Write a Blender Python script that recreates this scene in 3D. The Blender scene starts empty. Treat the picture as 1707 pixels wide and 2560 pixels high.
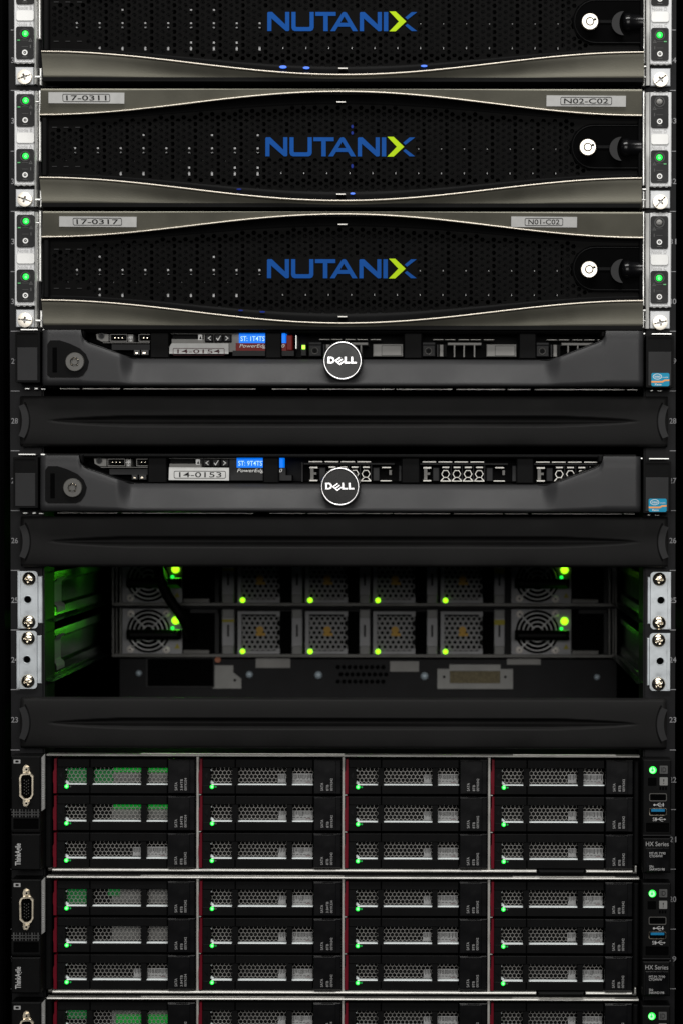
import bpy, math, random
from mathutils import Vector, Matrix
from mathutils.geometry import tessellate_polygon
random.seed(7)
SC = bpy.context.scene
COL = SC.collection
# ------------------------------------------------------------------ camera
TILT = math.radians(1.0)          # the camera looks very slightly down
L = 1.70                          # metres from the lens to the rack's front rails
FOC = 80.1
PX0, PY0 = 1140.0, 1320.0         # principal point, in photograph pixels (1707 x 2560)
S = 0.00029833                    # metres per photograph pixel on the rail plane
CAM = Vector(((1140 - 853.5) * S, -L, (1280 - 1220) * S))
cd = bpy.data.cameras.new('camera'); cam = bpy.data.objects.new('camera', cd); COL.objects.link(cam)
cam.location = CAM; cam.rotation_euler = (math.pi / 2 - TILT, 0, 0)
cd.sensor_fit = 'VERTICAL'; cd.sensor_height = 36; cd.lens = FOC
cd.shift_x = -(PX0 - 853.5) / 2560; cd.shift_y = (PY0 - 1280) / 2560
cd.clip_start = 0.05; cd.clip_end = 50
cd.dof.use_dof = True; cd.dof.focus_distance = L - 0.01; cd.dof.aperture_fstop = 8.0
SC.camera = cam
# ------------------------------------------------------------------ world and lamps
w = bpy.data.worlds.new('World'); SC.world = w; w.use_nodes = True
w.node_tree.nodes['Background'].inputs[0].default_value = (0.75, 0.85, 1.0, 1)
w.node_tree.nodes['Background'].inputs[1].default_value = 0.012
def area(name, loc, target, sx, sy, power, col):
    d = bpy.data.lights.new(name, 'AREA'); d.shape = 'RECTANGLE'; d.size = sx; d.size_y = sy
    d.energy = power; d.color = col
    o = bpy.data.objects.new(name, d); COL.objects.link(o); o.location = loc
    o.rotation_euler = (Vector(target) - Vector(loc)).to_track_quat('-Z', 'Y').to_euler()
    return o
area('area_light', (0.05, -0.85, 1.55), (0.05, -0.35, 0.0), 1.5, 0.30, 34, (1.0, 0.985, 0.95))  # ceiling panel over the aisle
area('area_light', (0.15, -3.1, 0.74), (0.0, 0.0, 0.1), 2.4, 1.2, 56, (1.0, 0.98, 0.945))  # added fill softbox behind the camera, stands in for bright surroundings at eye level
SC.view_settings.view_transform = 'Standard'; SC.view_settings.look = 'None'
SC.view_settings.exposure = 0.0; SC.view_settings.gamma = 1.0
SC.render.engine = 'CYCLES'
SC.cycles.use_denoising = True
SC.cycles.denoiser = 'OPENIMAGEDENOISE'; SC.cycles.denoising_prefilter = 'ACCURATE'
SC.cycles.use_adaptive_sampling = False
SC.cycles.max_bounces = 4; SC.cycles.diffuse_bounces = 2; SC.cycles.glossy_bounces = 3
SC.cycles.sample_clamp_indirect = 4.0

# ------------------------------------------------------------------ measuring: photo pixel -> rack coordinates (x, z) at depth y
K = 36.0 / FOC / 2560
def W(px, py, y=0.0):
    u = (px - PX0) * K; v = -(py - PY0) * K
    dx, dy, dz = u, math.cos(TILT) + v * math.sin(TILT), -math.sin(TILT) + v * math.cos(TILT)
    t = (y - CAM.y) / dy
    return (CAM.x + dx * t, CAM.z + dz * t)
def WP(pts, y=0.0): return [W(a, b, y) for a, b in pts]
def V3(px, py, y=0.0):
    x, z = W(px, py, y); return Vector((x, y, z))

# ------------------------------------------------------------------ mesh builder
class MB:
    def __init__(s): s.v = []; s.f = []; s.m = []; s.s = []
    def add(s, vs, fs, m=0, smooth=False):
        n = len(s.v); s.v += [tuple(v) for v in vs]
        for f in fs: s.f.append(tuple(i + n for i in f)); s.m.append(m); s.s.append(smooth)
    def box(s, x0, x1, y0, y1, z0, z1, m=0, c=0.0):
        if x0 > x1: x0, x1 = x1, x0
        if z0 > z1: z0, z1 = z1, z0
        c = min(c, (x1 - x0) * .45, (z1 - z0) * .45, (y1 - y0) * .9)
        def ring(a, y): return [(x0 + a, y, z0 + a), (x1 - a, y, z0 + a), (x1 - a, y, z1 - a), (x0 + a, y, z1 - a)]
        rings = [ring(c, y0), ring(0, y0 + c), ring(0, y1)] if c > 0 else [ring(0, y0), ring(0, y1)]
        vs = [p for r in rings for p in r]; fs = [(0, 1, 2, 3)]
        for k in range(len(rings) - 1):
            for i in range(4):
                j = (i + 1) % 4
                fs.append((k * 4 + j, k * 4 + i, k * 4 + 4 + i, k * 4 + 4 + j))
        n = 4 * (len(rings) - 1); fs.append((n + 3, n + 2, n + 1, n))
        s.add(vs, fs, m)
    def pbox(s, px0, py0, px1, py1, y0, y1, m=0, c=0.0):
        cx, cy = (px0 + px1) / 2, (py0 + py1) / 2
        s.box(W(px0, cy, y0)[0], W(px1, cy, y0)[0], y0, y1, W(cx, py1, y0)[1], W(cx, py0, y0)[1], m, c)
    def prism(s, outer, y0, y1, m=0, holes=(), mside=None):
        loops = [list(outer)] + [list(h) for h in holes]
        flat = [p for l in loops for p in l]
        tris = tessellate_polygon([[Vector((p[0], p[1], 0)) for p in l] for l in loops])
        n = len(flat)
        if y1 <= y0:
            s.add([(p[0], y0, p[1]) for p in flat], [tuple(t) for t in tris], m); return
        s.add([(p[0], y0, p[1]) for p in flat], [tuple(t) for t in tris], m)
        s.add([(p[0], y1, p[1]) for p in flat], [tuple(reversed(t)) for t in tris], m)
        vs = []; fs = []
        for l in loops:
            b = len(vs); k = len(l)
            vs += [(p[0], y0, p[1]) for p in l] + [(p[0], y1, p[1]) for p in l]
            for i in range(k):
                j = (i + 1) % k; fs.append((b + i, b + j, b + k + j, b + k + i))
        s.add(vs, fs, m if mside is None else mside)
    def lathe(s, cx, cz, prof, seg=24, m=0, smooth=True, axis='Y', c2=0.0):
        vs = []; fs = []; k = len(prof)
        for i in range(seg):
            a = 2 * math.pi * i / seg
            for r, d in prof:
                if axis == 'Y': vs.append((cx + r * math.cos(a), d, cz + r * math.sin(a)))
                else: vs.append((d, cx + r * math.cos(a), cz + r * math.sin(a)))
        for i in range(seg):
            j = (i + 1) % seg
            for q in range(k - 1): fs.append((i * k + q, j * k + q, j * k + q + 1, i * k + q + 1))
        s.add(vs, fs, m, smooth)
    def disc(s, px, py, rpx, y0, y1, m=0, seg=24, dome=0.0):
        x, z = W(px, py, y0); r = rpx * S
        if dome > 0:
            prof = [(0.0001 * r, y0 - dome), (r * .5, y0 - dome * .85), (r * .8, y0 - dome * .5), (r * .97, y0 - dome * .1), (r, y0), (r, y1)]
            s.lathe(x, z, prof, seg, m, True)
        else:
            pts = [(x + r * math.cos(2 * math.pi * i / seg), z + r * math.sin(2 * math.pi * i / seg)) for i in range(seg)]
            s.prism(pts, y0, y1, m)
    def annulus(s, px, py, ro, ri, y0, y1, m=0, seg=28):
        x, z = W(px, py, y0)
        c = [(math.cos(2 * math.pi * i / seg), math.sin(2 * math.pi * i / seg)) for i in range(seg)]
        s.prism([(x + ro * S * a, z + ro * S * b) for a, b in c], y0, y1, m, [[(x + ri * S * a, z + ri * S * b) for a, b in c]])
    def torus(s, px, py, rpx, tpx, y, m=0, seg=40, k=10):
        x, z = W(px, py, y); R, r = rpx * S, tpx * S
        s.lathe(x, z, [(R + r * math.cos(2 * math.pi * q / k), y + r * math.sin(2 * math.pi * q / k)) for q in range(k + 1)], seg, m, True)
    def tube(s, pts, r, seg=8, m=0, smooth=True):
        pts = [Vector(p) for p in pts]; vs = []; fs = []; n = len(pts)
        up = Vector((0, 1, 0.01))
        for i, p in enumerate(pts):
            t = (pts[min(i + 1, n - 1)] - pts[max(i - 1, 0)]).normalized()
            a = t.cross(up); a = a.normalized() if a.length > 1e-6 else Vector((1, 0, 0)); b = t.cross(a)
            rr = r[i] if isinstance(r, (list, tuple)) else r
            for q in range(seg):
                g = 2 * math.pi * q / seg; vs.append(p + a * rr * math.cos(g) + b * rr * math.sin(g))
        for i in range(n - 1):
            for q in range(seg):
                j = (q + 1) % seg; fs.append((i * seg + q, i * seg + j, i * seg + seg + j, i * seg + seg + q))
        s.add(vs, fs, m, smooth)
        s.add(vs[:seg], [tuple(range(seg))], m); s.add(vs[-seg:], [tuple(range(seg))], m)
    def grid(s, rows, m=0, smooth=True, closed=False):
        nr, nc = len(rows), len(rows[0]); vs = [p for r in rows for p in r]; fs = []
        for i in range(nr - 1):
            for j in range(nc - 1):
                fs.append((i * nc + j, i * nc + j + 1, i * nc + nc + j + 1, i * nc + nc + j))
        s.add(vs, fs, m, smooth)
    def text(s, body, px0, py0, px1, py1, y, m=0, rot=0, bold=0.0, shear=0.0, keep=False):
        """flat print, fitted into the pixel box; rot=90 reads upwards"""
        vs, fs = text_mesh(body, bold, shear)
        xs = [v[0] for v in vs]; ys = [v[1] for v in vs]
        a0, a1, b0, b1 = min(xs), max(xs), min(ys), max(ys)
        cx, cy = (px0 + px1) / 2, (py0 + py1) / 2
        X0, X1 = W(px0, cy, y)[0], W(px1, cy, y)[0]; Z0, Z1 = W(cx, py1, y)[1], W(cx, py0, y)[1]
        out = []
        for vx, vy in vs:
            u = (vx - a0) / (a1 - a0); v = (vy - b0) / max(1e-6, b1 - b0)
            if rot == 90: u, v = 1 - v, u
            out.append((X0 + u * (X1 - X0), y, Z0 + v * (Z1 - Z0)))
        s.add(out, fs, m)
    def build(s, name, mats, parent=None, key=None):
        return link(name, s.mesh(name, mats, parent), parent)
    def mesh(s, name, mats, parent=None, base=None):
        if base is None: base = BASE.get(parent, Vector((0, 0, 0))) if parent else Vector((0, 0, 0))
        me = bpy.data.meshes.new(name)
        me.from_pydata([(v[0] - base.x, v[1] - base.y, v[2] - base.z) for v in s.v], [], s.f)
        if not isinstance(mats, (list, tuple)): mats = [mats]
        for q in mats: me.materials.append(q)
        me.polygons.foreach_set('material_index', s.m); me.polygons.foreach_set('use_smooth', s.s)
        me.update(); return me

_TX = {}
def text_mesh(body, bold=0.0, shear=0.0):
    k = (body, bold, shear)
    if k not in _TX:
        c = bpy.data.curves.new('t', 'FONT'); c.body = body; c.size = 1; c.offset = bold; c.shear = shear; c.resolution_u = 3
        o = bpy.data.objects.new('t', c); COL.objects.link(o)
        dg = bpy.context.evaluated_depsgraph_get(); dg.update()
        me = bpy.data.meshes.new_from_object(o.evaluated_get(dg))
        _TX[k] = ([(v.co.x, v.co.y) for v in me.vertices], [tuple(p.vertices) for p in me.polygons])
        bpy.data.objects.remove(o); bpy.data.curves.remove(c); bpy.data.meshes.remove(me)
    return _TX[k]

BASE = {}
def link(name, mesh, parent=None, loc=(0, 0, 0)):
    o = bpy.data.objects.new(name, mesh); COL.objects.link(o); o.location = loc
    if parent: o.parent = parent; BASE[o] = BASE.get(parent, Vector((0, 0, 0)))
    else: BASE[o] = Vector((0, 0, 0))
    return o
def thing(name, label, cat, base, delta=(0, 0, 0), group=None):
    o = bpy.data.objects.new(name, None); COL.objects.link(o)
    o.empty_display_size = 0.01
    BASE[o] = Vector(base); o.location = Vector(base) + Vector(delta)
    o['label'] = label; o['category'] = cat
    if group: o['group'] = group
    return o
_SH = {}
def shared(key, name, mats, parent, fn, loc=(0, 0, 0)):
    """mesh built once in prototype coordinates, then reused by every alike piece"""
    if key not in _SH:
        mb = MB(); fn(mb); _SH[key] = mb.mesh(name, mats, parent)
    return link(name, _SH[key], parent, loc)
_LOC = {}
def local(key, name, mats, parent, fn, at):
    """mesh built round its own origin, placed at world-prototype point at"""
    if key not in _LOC:
        mb = MB(); fn(mb); _LOC[key] = mb.mesh(name, mats, None, Vector((0, 0, 0)))
    b = BASE.get(parent, Vector((0, 0, 0)))
    return link(name, _LOC[key], parent, Vector(at) - b)

def rrect(x0, x1, z0, z1, r, n=5):
    if x0 > x1: x0, x1 = x1, x0
    if z0 > z1: z0, z1 = z1, z0
    out = []
    for cx, cz, a in ((x1 - r, z1 - r, 0), (x0 + r, z1 - r, 90), (x0 + r, z0 + r, 180), (x1 - r, z0 + r, 270)):
        for i in range(n + 1):
            g = math.radians(a + 90 * i / n); out.append((cx + r * math.cos(g), cz + r * math.sin(g)))
    return out
def prr(px0, py0, px1, py1, rpx, y, n=5):
    cx, cy = (px0 + px1) / 2, (py0 + py1) / 2
    return rrect(W(px0, cy, y)[0], W(px1, cy, y)[0], W(cx, py1, y)[1], W(cx, py0, y)[1], rpx * S, n)
def lerp_tab(tab, x):
    if x <= tab[0][0]: return tab[0][1]
    for (a, b), (c, d) in zip(tab, tab[1:]):
        if x <= c: return b + (d - b) * (x - a) / (c - a)
    return tab[-1][1]

# perforated plate on a hexagonal lattice (real holes with real walls)
def perforate(mb, x0, x1, z0, z1, pitch, hole, y, th, state, flat=True, m=0, hs=6):
    """state(x, z) -> 0 nothing, 1 solid cell, 2 cell with a hole.  flat: neighbours stacked vertically"""
    R = pitch / math.sqrt(3); offs = 0 if flat else math.pi / 6
    ang = [offs + i * math.pi / 3 for i in range(6)]
    cs = [(math.cos(a), math.sin(a)) for a in ang]
    a_step, b_step = pitch * math.sqrt(3) / 2, pitch
    i = 0; u = (x0 if flat else z0)
    umax = (x1 if flat else z1); v0, v1 = ((z0, z1) if flat else (x0, x1))
    while u <= umax:
        v = v0 + (b_step / 2 if i % 2 else 0)
        while v <= v1:
            x, z = (u, v) if flat else (v, u)
            st = state(x, z)
            if st:
                o = [(x + R * c, y, z + R * s_) for c, s_ in cs]
                if st == 1: mb.add(o, [(0, 1, 2, 3, 4, 5)], m)
                else:
                    h = [(x + hole * c, y, z + hole * s_) for c, s_ in cs]
                    hb = [(p[0], y + th, p[2]) for p in h]
                    fs = [(k, (k + 1) % 6, 6 + (k + 1) % 6, 6 + k) for k in range(6)]
                    fs += [(6 + k, 6 + (k + 1) % 6, 12 + (k + 1) % 6, 12 + k) for k in range(6)]
                    mb.add(o + h + hb, fs, m)
            v += b_step
        u += a_step; i += 1

# ------------------------------------------------------------------ materials
def mat(name, col, rough=0.5, metal=0.0, bump=0.0, bscale=2500.0, var=0.0, vscale=60.0, rvar=0.0, emis=None, es=0.0, coat=0.0, spec=0.5, dust=0.0):
    m = bpy.data.materials.new(name); m.use_nodes = True
    nt = m.node_tree; b = nt.nodes['Principled BSDF']; N = nt.nodes.new; K_ = nt.links.new
    b.inputs['Base Color'].default_value = (*col, 1); b.inputs['Roughness'].default_value = rough
    b.inputs['Metallic'].default_value = metal; b.inputs['Specular IOR Level'].default_value = spec
    if coat: b.inputs['Coat Weight'].default_value = coat
    if emis:
        b.inputs['Emission Color'].default_value = (*emis, 1); b.inputs['Emission Strength'].default_value = es
    if var or bump or rvar or dust:
        tc = N('ShaderNodeTexCoord')
        if var or rvar or dust:
            n1 = N('ShaderNodeTexNoise'); n1.inputs['Scale'].default_value = vscale; n1.inputs['Detail'].default_value = 6
            K_(tc.outputs['Object'], n1.inputs['Vector'])
            src = None
            if var:
                mp = N('ShaderNodeMapRange'); mp.inputs[1].default_value = .3; mp.inputs[2].default_value = .7
                mp.inputs[3].default_value = 1 - var; mp.inputs[4].default_value = 1 + var
                K_(n1.outputs['Fac'], mp.inputs[0])
                mx = N('ShaderNodeVectorMath'); mx.operation = 'SCALE'; mx.inputs[0].default_value = col
                K_(mp.outputs[0], mx.inputs['Scale']); src = mx.outputs[0]
            if dust:
                n3 = N('ShaderNodeTexNoise'); n3.inputs['Scale'].default_value = 1400; n3.inputs['Detail'].default_value = 3
                K_(tc.outputs['Object'], n3.inputs['Vector'])
                cr = N('ShaderNodeMapRange'); cr.inputs[1].default_value = .66; cr.inputs[2].default_value = .80
                cr.inputs[3].default_value = 0; cr.inputs[4].default_value = dust
                K_(n3.outputs['Fac'], cr.inputs[0])
                mm = N('ShaderNodeMix'); mm.data_type = 'RGBA'; K_(cr.outputs[0], mm.inputs[0])
                if src: K_(src, mm.inputs[6])
                else: mm.inputs[6].default_value = (*col, 1)
                mm.inputs[7].default_value = (.3, .29, .27, 1); src = mm.outputs[2]
            if src: K_(src, b.inputs['Base Color'])
            if rvar:
                mr = N('ShaderNodeMapRange'); mr.inputs[1].default_value = .3; mr.inputs[2].default_value = .7
                mr.inputs[3].default_value = max(0.02, rough - rvar); mr.inputs[4].default_value = rough + rvar
                K_(n1.outputs['Fac'], mr.inputs[0]); K_(mr.outputs[0], b.inputs['Roughness'])
        if bump:
            n2 = N('ShaderNodeTexNoise'); n2.inputs['Scale'].default_value = bscale; n2.inputs['Detail'].default_value = 2
            K_(tc.outputs['Object'], n2.inputs['Vector'])
            bp = N('ShaderNodeBump'); bp.inputs['Strength'].default_value = bump; bp.inputs['Distance'].default_value = 0.0002
            K_(n2.outputs['Fac'], bp.inputs['Height']); K_(bp.outputs[0], b.inputs['Normal'])
    return m

M = dict(
    rack=mat('rack_black_powder', (.006, .006, .007), .55, bump=.3, var=.2, spec=.15),
    frame=mat('rack_frame_black', (.0007, .0007, .0008), .7, var=.2, spec=.02),
    ink=mat('rack_print_grey', (.22, .22, .23), .6, var=.2, vscale=900),
    chassis=mat('chassis_dark_steel', (.006, .006, .0065), .5, .3, var=.2, spec=.15),
    black=mat('black_plastic', (.0035, .0035, .0037), .5, bump=.25, var=.2, dust=.03, spec=.05),
    blackg=mat('black_glossy_plastic', (.003, .003, .0035), .25, var=.2, rvar=.06, spec=.25),
    grille=mat('black_grille_steel', (.0026, .0025, .0025), .5, bump=.15, var=.2, dust=.012, spec=.03),
    blank=mat('blanking_panel_plastic', (.0105, .0103, .0104), .55, bump=.5, bscale=1800, var=.22, vscale=18, rvar=.12, dust=.035, spec=.07),
    dell=mat('charcoal_bezel_paint', (.026, .026, .0275), .45, .1, bump=.4, bscale=2600, var=.12, vscale=20, rvar=.08, dust=.02, spec=.2),
    ear=mat('white_ear_enamel', (.58, .585, .595), .40, var=.05, rvar=.08),
    ear2=mat('satin_ear_plate', (.42, .43, .445), .4, .2, var=.06, rvar=.08),
    steel=mat('galvanised_steel', (.46, .49, .515), .38, .5, bump=.15, var=.12, vscale=120, rvar=.10),
    steelb=mat('bright_zinc_edge', (.78, .78, .76), .34, .45, var=.08, rvar=.08),
    dsteel=mat('dull_steel', (.075, .073, .068), .45, .3, var=.15, rvar=.1),
    chrome=mat('chrome_plate', (.85, .85, .86), .10, 1.0, var=.03),
    hexsteel=mat('dull_bright_steel', (.42, .41, .385), .35, .6, var=.35, vscale=150, rvar=.12),
    satin=mat('satin_chrome', (.72, .71, .72), .30, 1.0, var=.03),
    nickel=mat('nickel_screw', (.78, .70, .57), .20, 1.0, var=.1, vscale=500, rvar=.08),
    cream=mat('satin_nickel', (.74, .69, .61), .38, .7, var=.05),
    lip=mat('champagne_lip_metal', (.150, .144, .116), .48, .65, bump=.35, bscale=2600, var=.10, vscale=30, rvar=.06, dust=.03),
    bead=mat('polished_champagne_trim', (.37, .34, .29), .38, 1.0, var=.12, vscale=40, rvar=.10),
    paper=mat('white_label_paper', (.56, .56, .55), .55, var=.06, vscale=200, spec=.2),
    paperg=mat('grey_label_paper', (.22, .22, .215), .6, var=.25, vscale=900, spec=.2),
    inkd=mat('label_print_black', (.02, .02, .02), .6, var=.3, vscale=900, spec=.2),
    inkr=mat('label_print_maroon', (.07, .025, .03), .6, var=.3, vscale=900, spec=.2),
    grey=mat('grey_plastic', (.24, .235, .225), .5, var=.1, bump=.2, spec=.2),
    dgrey=mat('dark_grey_plastic', (.018, .018, .019), .5, var=.1, bump=.2, spec=.15),
    panel=mat('control_panel_black', (.010, .010, .0105), .4, var=.2, rvar=.1, spec=.15),
    mark=mat('panel_print_grey', (.07, .07, .07), .5, var=.2, spec=.2),
    white=mat('white_print', (.76, .76, .75), .5, var=.06),
    printg=mat('ear_print_grey', (.42, .42, .42), .5, var=.1),
    blue=mat('logo_blue', (.0015, .058, .26), .5, var=.08, bump=.1, spec=.08),
    lime=mat('logo_lime', (.40, .60, .004), .5, var=.06, bump=.1, spec=.1),
    red=mat('latch_red', (.105, .001, .008), .45, var=.15, spec=.15),
    redb=mat('panel_red', (.20, .012, .010), .45, var=.2, spec=.15),
    sky=mat('sticker_blue', (.004, .25, .42), .4, var=.08, spec=.15),
    orange=mat('sticker_orange', (.80, .33, .10), .4, var=.06, spec=.2),
    amber=mat('amber_print', (.38, .22, .035), .5, var=.2, spec=.2),
    yellow=mat('yellow_print', (.30, .26, .02), .5, var=.2, spec=.2),
    olive=mat('connector_olive', (.12, .10, .055), .6, var=.25, vscale=500, spec=.2),
    usbb=mat('usb_blue', (.004, .15, .32), .4, var=.1, spec=.2),
    cable=mat('black_cable_rubber', (.002, .002, .002), .5, var=.2, spec=.08),
    green=mat('led_green', (.02, .3, .03), .3, emis=(.01, 1.0, .07), es=1.6, var=.05),
    greenc=mat('led_green_core', (.1, .5, .1), .3, emis=(.35, 1.0, .42), es=1.3, var=.05),
    glime=mat('led_lime', (.2, .4, .02), .3, emis=(.33, 1.0, .01), es=2.2, var=.05),
    gdim=mat('led_green_dim', (.01, .12, .03), .3, emis=(.0, .35, .05), es=.6, var=.05),
    bled=mat('led_blue', (.0, .02, .1), .3, emis=(.0, .15, 1.0), es=1.0, var=.05),
    bledd=mat('led_blue_dim', (.0, .005, .03), .4, emis=(.0, .04, .6), es=.28, spec=.1, var=.05),
    lcd=mat('lcd_blue', (.01, .1, .4), .3, emis=(.0, .20, 1.0), es=.85, var=.04, spec=.1),
    lcdt=mat('lcd_text', (.4, .6, .8), .4, emis=(.35, .62, 1.0), es=1.0, var=.04),
    oled=mat('led_orange_dim', (.2, .05, .01), .4, emis=(.6, .13, .0), es=.05, var=.1),
    glabel=mat('ledoff_grey', (.20, .20, .195), .4, var=.1, spec=.2),
)

# ------------------------------------------------------------------ screw heads
def screw_head(mb, r, dome, mode, m=0):
    """pan head with a recessed cross (and, for 'combo', a straight slot as well), around the origin, facing -y"""
    nr, ns = (26, 96) if mode == 'combo' else (16, 64); rows = []
    for i in range(nr + 1):
        q = i / nr; row = []
        for j in range(ns + 1):
            a = 2 * math.pi * j / ns; x, z = r * q * math.cos(a), r * q * math.sin(a)
            y = -dome * (1 - q ** 2.6)
            wd = r * .13
            inx = (abs(x) < wd and abs(z) < r * .52) or (abs(z) < wd and abs(x) < r * .52)
            if mode == 'combo':
                inx = (abs(x) < r * .13 and abs(z) < r * .44) or (abs(z) < r * .13 and abs(x) < r * .44) or abs(x) + abs(z) < r * .30 or (abs(x) < r * .055 and abs(z) < r * .93)
            if inx: y += r * (.9 if mode == 'combo' else .4)
            row.append((x, y, z))
        rows.append(row)
    mb.grid(rows, m, mode != 'combo')
    mb.lathe(0, 0, [(r, 0), (r, r * 1.0)], ns, m, True)
def screw(parent, px, py, rpx, y, kind, rot):
    mm = M['cream'] if kind == 'combo' else M['nickel']
    o = local(('screw', kind, rpx), 'screw', mm, parent, lambda mb: screw_head(mb, rpx * S, rpx * S * (.05 if kind == 'combo' else .45), kind), V3(px, py, y))
    o.rotation_euler = (0, rot, 0)
    return o

# ================================================================== the rack
rack = thing('server_rack', 'black server cabinet with numbered mounting rails at both sides', 'rack', (0, 0, -0.60))
def rail(side):
    mb = MB()
    if side < 0: x0, x1 = W(27, 1280)[0], W(106, 1280)[0]; xi = x1
    else: x0, x1 = W(1612, 1280)[0], W(1687, 1280)[0]; xi = x0
    mb.box(x0, x1, 0.0, 0.0025, -0.6, 0.6)
    mb.box(xi - .0012, xi + .0012, 0.0026, 0.045, -0.6, 0.6)
    r = mb.build('mounting_rail', M['rack'], rack)
    ticks = [75, 226, 378, 528.5, 679, 828, 977.5, 1127, 1276.5, 1426, 1575, 1724, 1875, 2024, 2173, 2323, 2472]
    for t in ticks:
        shared(('tick', side, t), 'unit_mark', M['ink'], r, lambda mb: mb.pbox(*((28, t - 1, 50, t + 1) if side < 0 else (1673, t - 1, 1688, t + 1)), -.0003, .0001))
    for i, t in enumerate(ticks[:-1]):
        n = str(34 - i); c = (t + ticks[i + 1]) / 2 + (0 if i else 0)
        def num(mb):
            a = 29 if side < 0 else 1672
            mb.text(n, a, c - 7, a + 17, c + 7, -.0003, 0, bold=.012)
        shared(('num', side, n), 'unit_number', M['ink'], r, num)
rail(-1); rail(1)
for sd in (-1, 1):
    mb = MB()
    xa, xb = (W(-220, 1280)[0], W(17, 1280)[0]) if sd < 0 else (W(1702, 1280)[0], W(1930, 1280)[0])
    mb.box(xa, xb, -.012, .06, -.6, .6, c=.002)
    xi = xb if sd < 0 else xa
    mb.box(*((xi - .007, xi - .001) if sd < 0 else (xi + .001, xi + .007)), -.0155, -.0125, -.6, .6, c=.0015)
    mb.box(*((xa, xa + .002) if sd < 0 else (xb - .002, xb)), .0605, 1.0, -.6, .6)
    mb.build('cabinet_post', M['frame'], rack)
mb = MB(); mb.box(W(-220, 1280)[0], W(1930, 1280)[0], 1.0, 1.003, -.6, .6); mb.build('rear_panel', M['frame'], rack)
mb = MB(); mb.box(W(-220, 1280)[0], W(1930, 1280)[0], .07, .99, .60, .603); mb.build('top_panel', M['frame'], rack)
mb = MB(); mb.box(W(-220, 1280)[0], W(1930, 1280)[0], .07, .99, -.603, -.60); mb.build('bottom_panel', M['frame'], rack)

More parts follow.
